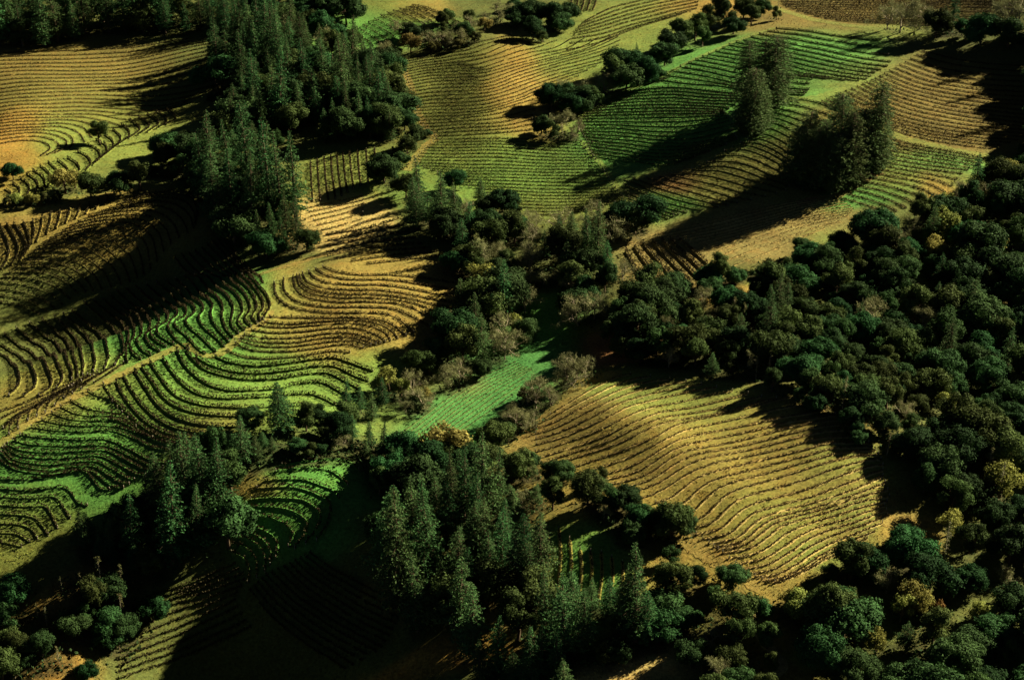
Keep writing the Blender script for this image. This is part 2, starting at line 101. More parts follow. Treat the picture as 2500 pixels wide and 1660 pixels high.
{"name":"curled field before the lower tree belt","g":[[[-67.95,423.96],[-59.14,427.93],[-52.46,430.88],[-48.73,430.63],[-45.73,427.83]],[[-69.55,421.47],[-61.09,424.12],[-55.2,424.99],[-51.41,423.46],[-48.43,420.4]],[[-72.43,418.08],[-62.99,419.7],[-57.47,419.08],[-52.81,417.77],[-50.8,415.29]],[[-74.49,415.58],[-65.03,416.81],[-59.06,416.15],[-53.89,413.82],[-52.72,410.28],[-53.73,405.26],[-56.19,401.6]],[[-76.03,412.39],[-67.01,413.28],[-60.19,413.05],[-55.85,409.61],[-56.42,404.84],[-59.3,400.89]],[[-77.66,410.23],[-69.06,410.5],[-63.1,409.58],[-59.3,407.11],[-59.91,403.1],[-62.39,399.77]],[[-80.2,408.15],[-72.02,407.88],[-66.03,406.44],[-63.11,403.57],[-64.23,400.27]],[[-83.13,405.35],[-75.45,405.42],[-69.89,403.53],[-67.43,400.76],[-67.65,397.6]],[[-82.03,403.03],[-76.11,402.33],[-72.34,400.04],[-70.78,397.33],[-70.55,394.25]],[[-80.35,398.9],[-76.64,397.43],[-75.09,394.79],[-75.3,391.78]]],"c":[1,1,1,1,1,1,1,2,2],"h":1.045,"dens":10,"strip":"grass","sw":0.9,"bank":0.45,"last":true,"big":true,"side":"the upper edge","look":"dormant"},
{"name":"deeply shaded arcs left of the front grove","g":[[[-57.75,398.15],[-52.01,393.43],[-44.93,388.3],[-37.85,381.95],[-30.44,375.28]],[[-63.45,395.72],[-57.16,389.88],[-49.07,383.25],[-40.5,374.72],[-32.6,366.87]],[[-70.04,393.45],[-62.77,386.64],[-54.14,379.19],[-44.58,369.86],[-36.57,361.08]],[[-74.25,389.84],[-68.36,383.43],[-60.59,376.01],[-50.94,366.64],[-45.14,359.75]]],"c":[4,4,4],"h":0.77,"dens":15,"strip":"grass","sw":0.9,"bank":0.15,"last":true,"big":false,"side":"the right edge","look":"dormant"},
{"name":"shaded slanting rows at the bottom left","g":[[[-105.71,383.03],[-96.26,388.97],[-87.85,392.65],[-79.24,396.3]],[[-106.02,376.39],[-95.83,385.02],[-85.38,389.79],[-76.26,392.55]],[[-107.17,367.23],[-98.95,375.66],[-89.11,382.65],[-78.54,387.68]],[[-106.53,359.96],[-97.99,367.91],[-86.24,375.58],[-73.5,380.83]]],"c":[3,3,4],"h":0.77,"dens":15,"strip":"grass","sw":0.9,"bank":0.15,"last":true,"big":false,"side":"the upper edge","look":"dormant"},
{"name":"little green plot behind the front firs","g":[[[9.8,390.86],[10.05,380.45],[9.49,372.49],[8.56,366.25]],[[13.03,389.54],[13.23,379.32],[12.64,371.52],[11.87,364.34]],[[18.54,379.12],[18.8,373.84],[18.4,367.56],[17.64,362.66]],[[24.21,377.18],[24.11,369.43],[23.27,363.89],[22.73,360.48]],[[29.78,373.73],[29.69,367.74],[28.71,360.1]]],"c":[1,2,2,2],"h":0.55,"dens":15,"strip":"tangold","sw":1.1,"bank":0.15,"last":true,"big":true,"side":"the left edge","look":"dormant"},
{"name":"bright green lower left hillside","g":[[[-130.55,471.22],[-128.92,468.08],[-127.4,465.43],[-125.54,461.01]],[[-134.7,467.13],[-131.17,464.46],[-125.72,461.9],[-123.38,457.47]],[[-138.99,461.7],[-133.12,457.26],[-126.42,455.59],[-121.39,454.8]],[[-143.26,454.49],[-136.66,451.06],[-129.22,450.23],[-124.57,451.18],[-118.4,449.39],[-115.43,446.53]],[[-147.83,446.92],[-140.21,445.23],[-130.41,444.34],[-123.38,445.2],[-115.27,440.55],[-108.34,434.32],[-102.55,431.3]],[[-150.28,443.0],[-141.73,441.26],[-131.98,440.38],[-123.4,440.38],[-115.68,435.05],[-107.83,428.5],[-102.21,426.05]],[[-153.05,438.52],[-147.54,435.34],[-137.84,434.39],[-128.57,435.22],[-122.36,435.03],[-115.68,429.9],[-109.14,424.93],[-105.17,423.68]],[[-153.96,436.33],[-148.89,430.99],[-139.01,428.82],[-129.95,430.32],[-124.26,430.11],[-118.79,426.17],[-114.39,422.53],[-111.34,421.05]],[[-153.68,431.21],[-147.9,426.73],[-138.2,424.91],[-130.08,426.26],[-125.35,426.05],[-121.39,422.46],[-117.54,419.16],[-114.17,418.41]],[[-151.61,422.59],[-142.37,422.73],[-133.54,424.85],[-127.7,426.04],[-124.2,422.51],[-121.15,418.59],[-118.27,418.01]],[[-150.72,418.71],[-141.45,418.37],[-133.41,419.65],[-129.76,417.62],[-126.62,413.28],[-123.67,412.14]],[[-150.02,415.64],[-140.79,415.27],[-134.47,415.84],[-130.96,412.08],[-127.79,407.43]],[[-149.29,412.35],[-141.43,411.87],[-136.46,412.13],[-133.43,408.49],[-130.72,403.91]],[[-148.56,409.08],[-141.62,408.51],[-137.72,407.29],[-134.75,403.82],[-132.84,401.01]],[[-147.76,405.51],[-141.75,404.92],[-138.22,403.19],[-135.74,399.82]],[[-146.96,401.97],[-141.89,401.42],[-137.73,398.66]],[[-146.18,398.51],[-143.39,397.99],[-139.61,396.95]]],"c":[1,1,2,2,1,2,2,2,1,1,1,1,1,1,1,1],"h":0.825,"dens":15,"strip":"grass","sw":0.9,"bank":0.3,"last":true,"big":true,"side":"the upper edge","look":"dormant"},
{"name":"folded field below the pale headland","g":[[[-124.57,451.18],[-119.2,448.54],[-113.26,442.76],[-106.32,436.52],[-99.39,432.55]],[[-126.85,472.74],[-121.98,462.94],[-116.32,453.83],[-109.92,445.68],[-102.92,439.23],[-93.38,433.92]],[[-122.44,478.5],[-117.07,468.41],[-111.37,458.86],[-103.68,449.02],[-94.53,441.17],[-86.33,437.71]]],"c":[2,2],"h":1.045,"dens":15,"strip":"grass","sw":0.9,"bank":0.45,"last":false,"big":true,"side":"the left edge","look":"dormant"},
{"name":"distant green rows at the top edge","g":[[[-50.92,850.29],[-42.73,845.92],[-29.51,830.26],[-21.21,810.36]],[[-63.03,838.87],[-54.57,829.0],[-44.47,813.65]],[[-71.53,824.88],[-63.05,814.21],[-56.99,803.16]],[[-79.2,813.44],[-72.26,803.06],[-66.93,792.24]]],"c":[4,3,3],"h":1.1,"dens":15,"strip":"grass","sw":0.9,"bank":0.15,"last":true,"big":false,"side":"the right edge","look":"dormant"},
{"name":"far brown rows at the top right","g":[[[137.13,850.02],[168.23,845.79],[201.67,820.2],[240.67,783.66]],[[137.86,838.31],[165.19,828.35],[198.14,803.59],[238.05,772.37]],[[145.05,823.69],[169.09,807.7],[200.91,782.39],[225.74,765.66]],[[157.01,803.52],[173.62,792.02],[198.92,773.0],[217.77,761.66]]],"c":[4,3,3],"h":0.77,"dens":15,"strip":"dry","sw":0.9,"bank":0.15,"last":true,"big":false,"side":"the upper edge","look":"dormant"},
{"name":"small plot in the lower left corner","g":[[[-140.62,373.2],[-135.21,372.34],[-130.09,370.79]],[[-139.4,367.84],[-135.96,367.87],[-134.25,367.97]]],"c":[3],"h":0.77,"dens":15,"strip":"dry","sw":0.9,"bank":0.15,"last":true,"big":false,"side":"the upper edge","look":"dormant"}]''')
TRACKS = json.loads(r'''[["dirt_track","pale dirt track curving along the crest between the green terraces",[[-156.54,437.16],[-153.48,442.3],[-148.58,450.18],[-139.19,462.6],[-130.64,471.68],[-123.4,480.87],[-116.79,489.31],[-109.8,496.78],[-107.22,496.8],[-103.13,493.51],[-99.02,493.4],[-95.03,498.08],[-92.23,504.63],[-88.76,510.55],[-84.69,516.44],[-83.56,522.86]],3.2,"track"],
["ridge_road","pale tan ridge road at the left edge above the barred rows",[[-198.76,598.23],[-188.5,600.88],[-175.11,608.86],[-164.89,618.2],[-156.52,625.68],[-149.1,632.56]],5.5,"track"],
["field_lane","tan lane on the left side of the flat green field",[[-32.33,678.49],[-36.63,670.06],[-39.99,657.66],[-43.31,646.73]],4.5,"track"],
["field_edge_lane","grassy lane edging the green rows by the round oaks",[[28.14,696.56],[36.16,710.44],[47.04,720.99],[57.89,727.7],[69.06,736.75],[80.9,750.86],[97.33,770.17],[113.72,784.81],[127.18,796.2]],3.0,"tangreen"],
["field_lane","tan lane on the left side of the rolling top field",[[-53.46,774.33],[-49.15,756.03],[-44.98,731.27],[-41.01,706.97],[-36.12,688.98],[-32.37,679.34]],3.5,"track"],
["hill_edge_lane","tan grass headland along the left edge of the big tan hill field",[[36.03,483.01],[27.84,482.4],[21.47,475.35],[14.6,462.84],[8.54,454.47],[2.62,443.91],[-2.19,440.97]],7,"track"],
["hill_edge_lane","tan headland on the lower left edge of the big tan hill field",[[45.15,385.88],[52.0,380.06],[57.89,374.75],[63.28,369.62],[66.78,367.1]],6,"track"],
["hill_edge_lane","tan turning area at the right tip of the big tan hill field",[[104.15,401.31],[106.46,396.3],[110.26,392.59],[114.7,388.08]],9,"track"],
["driveway","pale driveway streaked with shade among the lower oaks",[[61.28,362.75],[64.08,358.15],[63.56,353.57],[64.13,347.99],[67.08,342.45],[68.91,338.03],[66.11,334.74]],2.6,"pale"],
["grass_lane","green headland strip running right of the big redwood clump",[[151.42,657.13],[160.71,651.16],[172.95,647.53],[185.25,644.74],[193.37,643.64]],5,"tangreen"],
["grass_lane","green headland wedge behind the redwood clumps",[[115.52,687.18],[123.53,683.28],[132.54,685.98],[141.69,693.06],[152.11,702.65]],7,"tangreen"],
["dirt_lane","reddish dirt lane curving at the foot of the large redwood clump",[[145.17,624.49],[138.63,618.79],[132.2,613.12],[125.74,606.61],[118.83,604.77],[109.48,602.34]],4,"red"],
["dirt_lane","bare dirt lane between the shaded rows and the tan hill nose",[[-93.07,558.23],[-86.72,562.75],[-79.04,566.58],[-70.84,571.75],[-62.41,575.49]],3.5,"track"],
["grass_lane","grass lane between the flat field and the arched rows",[[29.35,672.83],[32.89,661.9],[37.38,646.14],[40.96,628.84],[44.01,616.08]],3,"tangreen"],
["field_lane","tan lane behind the far right rows under the top hedgerow",[[127.76,845.44],[136.64,829.91],[146.88,810.98],[159.1,794.04],[170.38,782.88],[173.48,768.66]],5,"tangreen"]]''')
BLOBS = json.loads(r'''[[-104.5,519.6,23.1,33.5,0,"green",1.6],[-125.2,509.9,10.4,24.6,0,"green",0.8],[-143.2,473.0,21.1,16.0,0,"tangreen",1.2],[-153.4,463.1,12.8,16.6,0,"tan",1.4],[-86.3,472.1,33.7,29.5,0,"green2",1.3],[-88.0,448.1,8.2,11.4,0,"tan",0.7],[-140.6,431.2,23.4,21.2,0,"green",1.8],[-139.5,401.8,12.4,14.2,0,"olive",1.2],[-63.0,520.1,22.1,17.5,0,"tan",2.6],[-43.9,551.9,18.4,18.0,0,"tan",1.6],[-35.1,530.3,13.4,15.6,0,"tan",1.4],[-46.7,498.4,14.3,6.3,0,"green2",0.8],[-83.8,545.5,6.3,18.7,0,"tan",1],[-223.6,750.0,42.6,42.1,0,"brown",2],[-190.7,725.0,36.3,31.8,0,"olive",1.2],[-211.4,674.8,10.3,27.0,0,"orange",2.4],[-205.7,647.6,8.5,25.2,0,"orange",1.4],[-171.7,678.8,28.6,20.6,0,"tangreen",1.6],[-188.4,633.6,15.2,21.1,0,"tangreen",1.6],[-178.0,603.2,41.7,18.2,0,"tan",0.8],[-67.6,606.4,12.7,17.1,0,"straw",4],[-68.8,641.1,14.2,23.2,0,"tangreen",2],[-27.3,724.9,21.8,55.8,0,"olive",1.6],[-0.1,734.5,11.8,45.2,0,"orange",0.9],[13.3,713.7,19.2,34.0,0,"tan",1.6],[41.0,778.4,24.4,41.8,0,"tangreen",2],[68.1,813.3,31.4,34.6,0,"tangreen",1.6],[102.6,837.9,23.8,15.1,0,"orange",1.6],[-5.4,642.8,31.8,23.7,0,"green2",2.2],[-23.4,655.1,16.2,16.5,0,"tangreen",1.2],[11.9,615.5,20.5,11.9,0,"tangreen",1.6],[84.5,720.4,36.8,52.3,0,"green",3],[49.9,685.0,21.7,35.8,0,"green",2.2],[70.6,690.5,21.4,22.1,0,"green2",1],[129.3,690.7,10.8,12.5,0,"green",2],[140.0,734.4,22.9,39.8,0,"green",1.6],[92.7,626.2,30.1,21.9,0,"tanolive",1.6],[65.4,626.2,6.7,11.1,0,"reddish",1.4],[63.8,605.7,9.9,9.5,0,"green",2.4],[78.0,597.1,22.8,4.5,0,"tanolive",0.6],[168.7,683.2,39.1,37.5,0,"brown",2.4],[143.8,645.7,25.1,15.6,0,"tanolive",1.4],[168.6,636.2,21.6,9.0,0,"green",2.2],[157.6,624.3,19.4,14.2,0,"tangreen",1.6],[165.3,611.4,7.0,10.5,0,"orange",1.6],[139.7,610.2,10.2,7.8,0,"green",1],[88.4,586.4,25.6,13.6,0,"paletan",3.6],[60.1,579.8,14.4,8.0,0,"paletan",2.6],[124.8,600.7,7.4,5.8,0,"green",1.6],[57.0,560.1,12.6,16.9,0,"paletan",2],[88.9,549.7,7.7,6.8,0,"tangreen",2.4],[113.5,580.0,9.6,6.5,0,"green2",1],[-11.3,474.9,15.5,23.4,0,"vivid",5],[2.8,500.0,10.2,15.3,0,"vivid",3],[10.6,529.2,10.6,17.8,0,"green",2],[-24.2,446.5,9.4,11.1,0,"vivid",2],[52.0,408.5,36.6,33.8,0,"tan",3.4],[51.7,404.9,36.4,32.0,0,"orange",0.8],[52.0,408.5,36.6,33.8,0,"tangreen",1.2],[15.9,446.1,14.4,15.8,0,"brown",2.4],[34.5,469.5,9.5,11.2,0,"tangreen",1.8],[62.2,446.2,12.9,11.9,0,"tangreen",1.6],[51.2,455.5,15.7,10.6,0,"tangreen",1],[70.0,392.2,11.0,12.0,0,"green2",1.6],[87.5,395.7,13.6,8.2,0,"green2",1.2],[78.9,376.7,9.6,4.9,0,"green2",1.6],[96.8,416.9,11.6,9.4,0,"tangreen",1.6],[37.2,407.8,13.4,13.2,0,"brown",2.2],[57.0,382.7,9.4,7.8,0,"tan",1.5],[-61.5,422.4,16.2,8.0,0,"green",3],[-74.7,414.6,5.7,3.1,0,"tan",4],[-62.6,403.8,12.5,7.0,0,"green",2],[18.7,375.6,10.5,14.1,0,"green",5],[10.0,376.5,2.1,12.8,0,"straw",2],[-71.2,821.5,25.8,26.5,0,"green",1.4],[-66.4,847.3,22.1,19.9,0,"olive",1.4],[-48.7,846.7,13.3,12.7,0,"tan",2],[174.5,815.1,56.9,26.4,0,"brown",2.6],[177.9,779.7,18.9,15.9,0,"tangreen",1.5],[-111.7,391.1,6.8,5.6,0,"orange",2.4],[-122.6,379.1,9.3,3.7,0,"tangold",2.4],[-124.3,358.0,8.9,6.8,0,"orange",2.6],[-116.5,371.1,6.4,3.9,0,"orange",1.2],[-20.5,350.1,16.3,4.6,0,"orange",2.6],[-30.1,379.9,7.4,4.7,0,"tan",1.6],[-0.1,365.5,5.8,4.7,0,"straw",2.6],[25.2,336.9,12.0,4.3,0,"straw",3],[77.6,343.4,6.6,3.1,0,"lime",2],[68.4,340.5,6.6,7.6,0,"tan",1.6],[65.1,359.1,8.0,12.9,0,"tan",1.5],[-14.3,483.9,4.3,5.7,0,"reddish",1],[-23.0,486.9,8.6,8.4,0,"reddish",1.4],[39.5,505.4,8.6,9.4,0,"reddish",1.4],[51.1,356.1,6.8,6.1,0,"olive",1],[110.2,391.6,7.6,5.3,0,"tangold",2.4],[79.6,537.1,9.1,10.1,0,"tangold",1.4]]''')
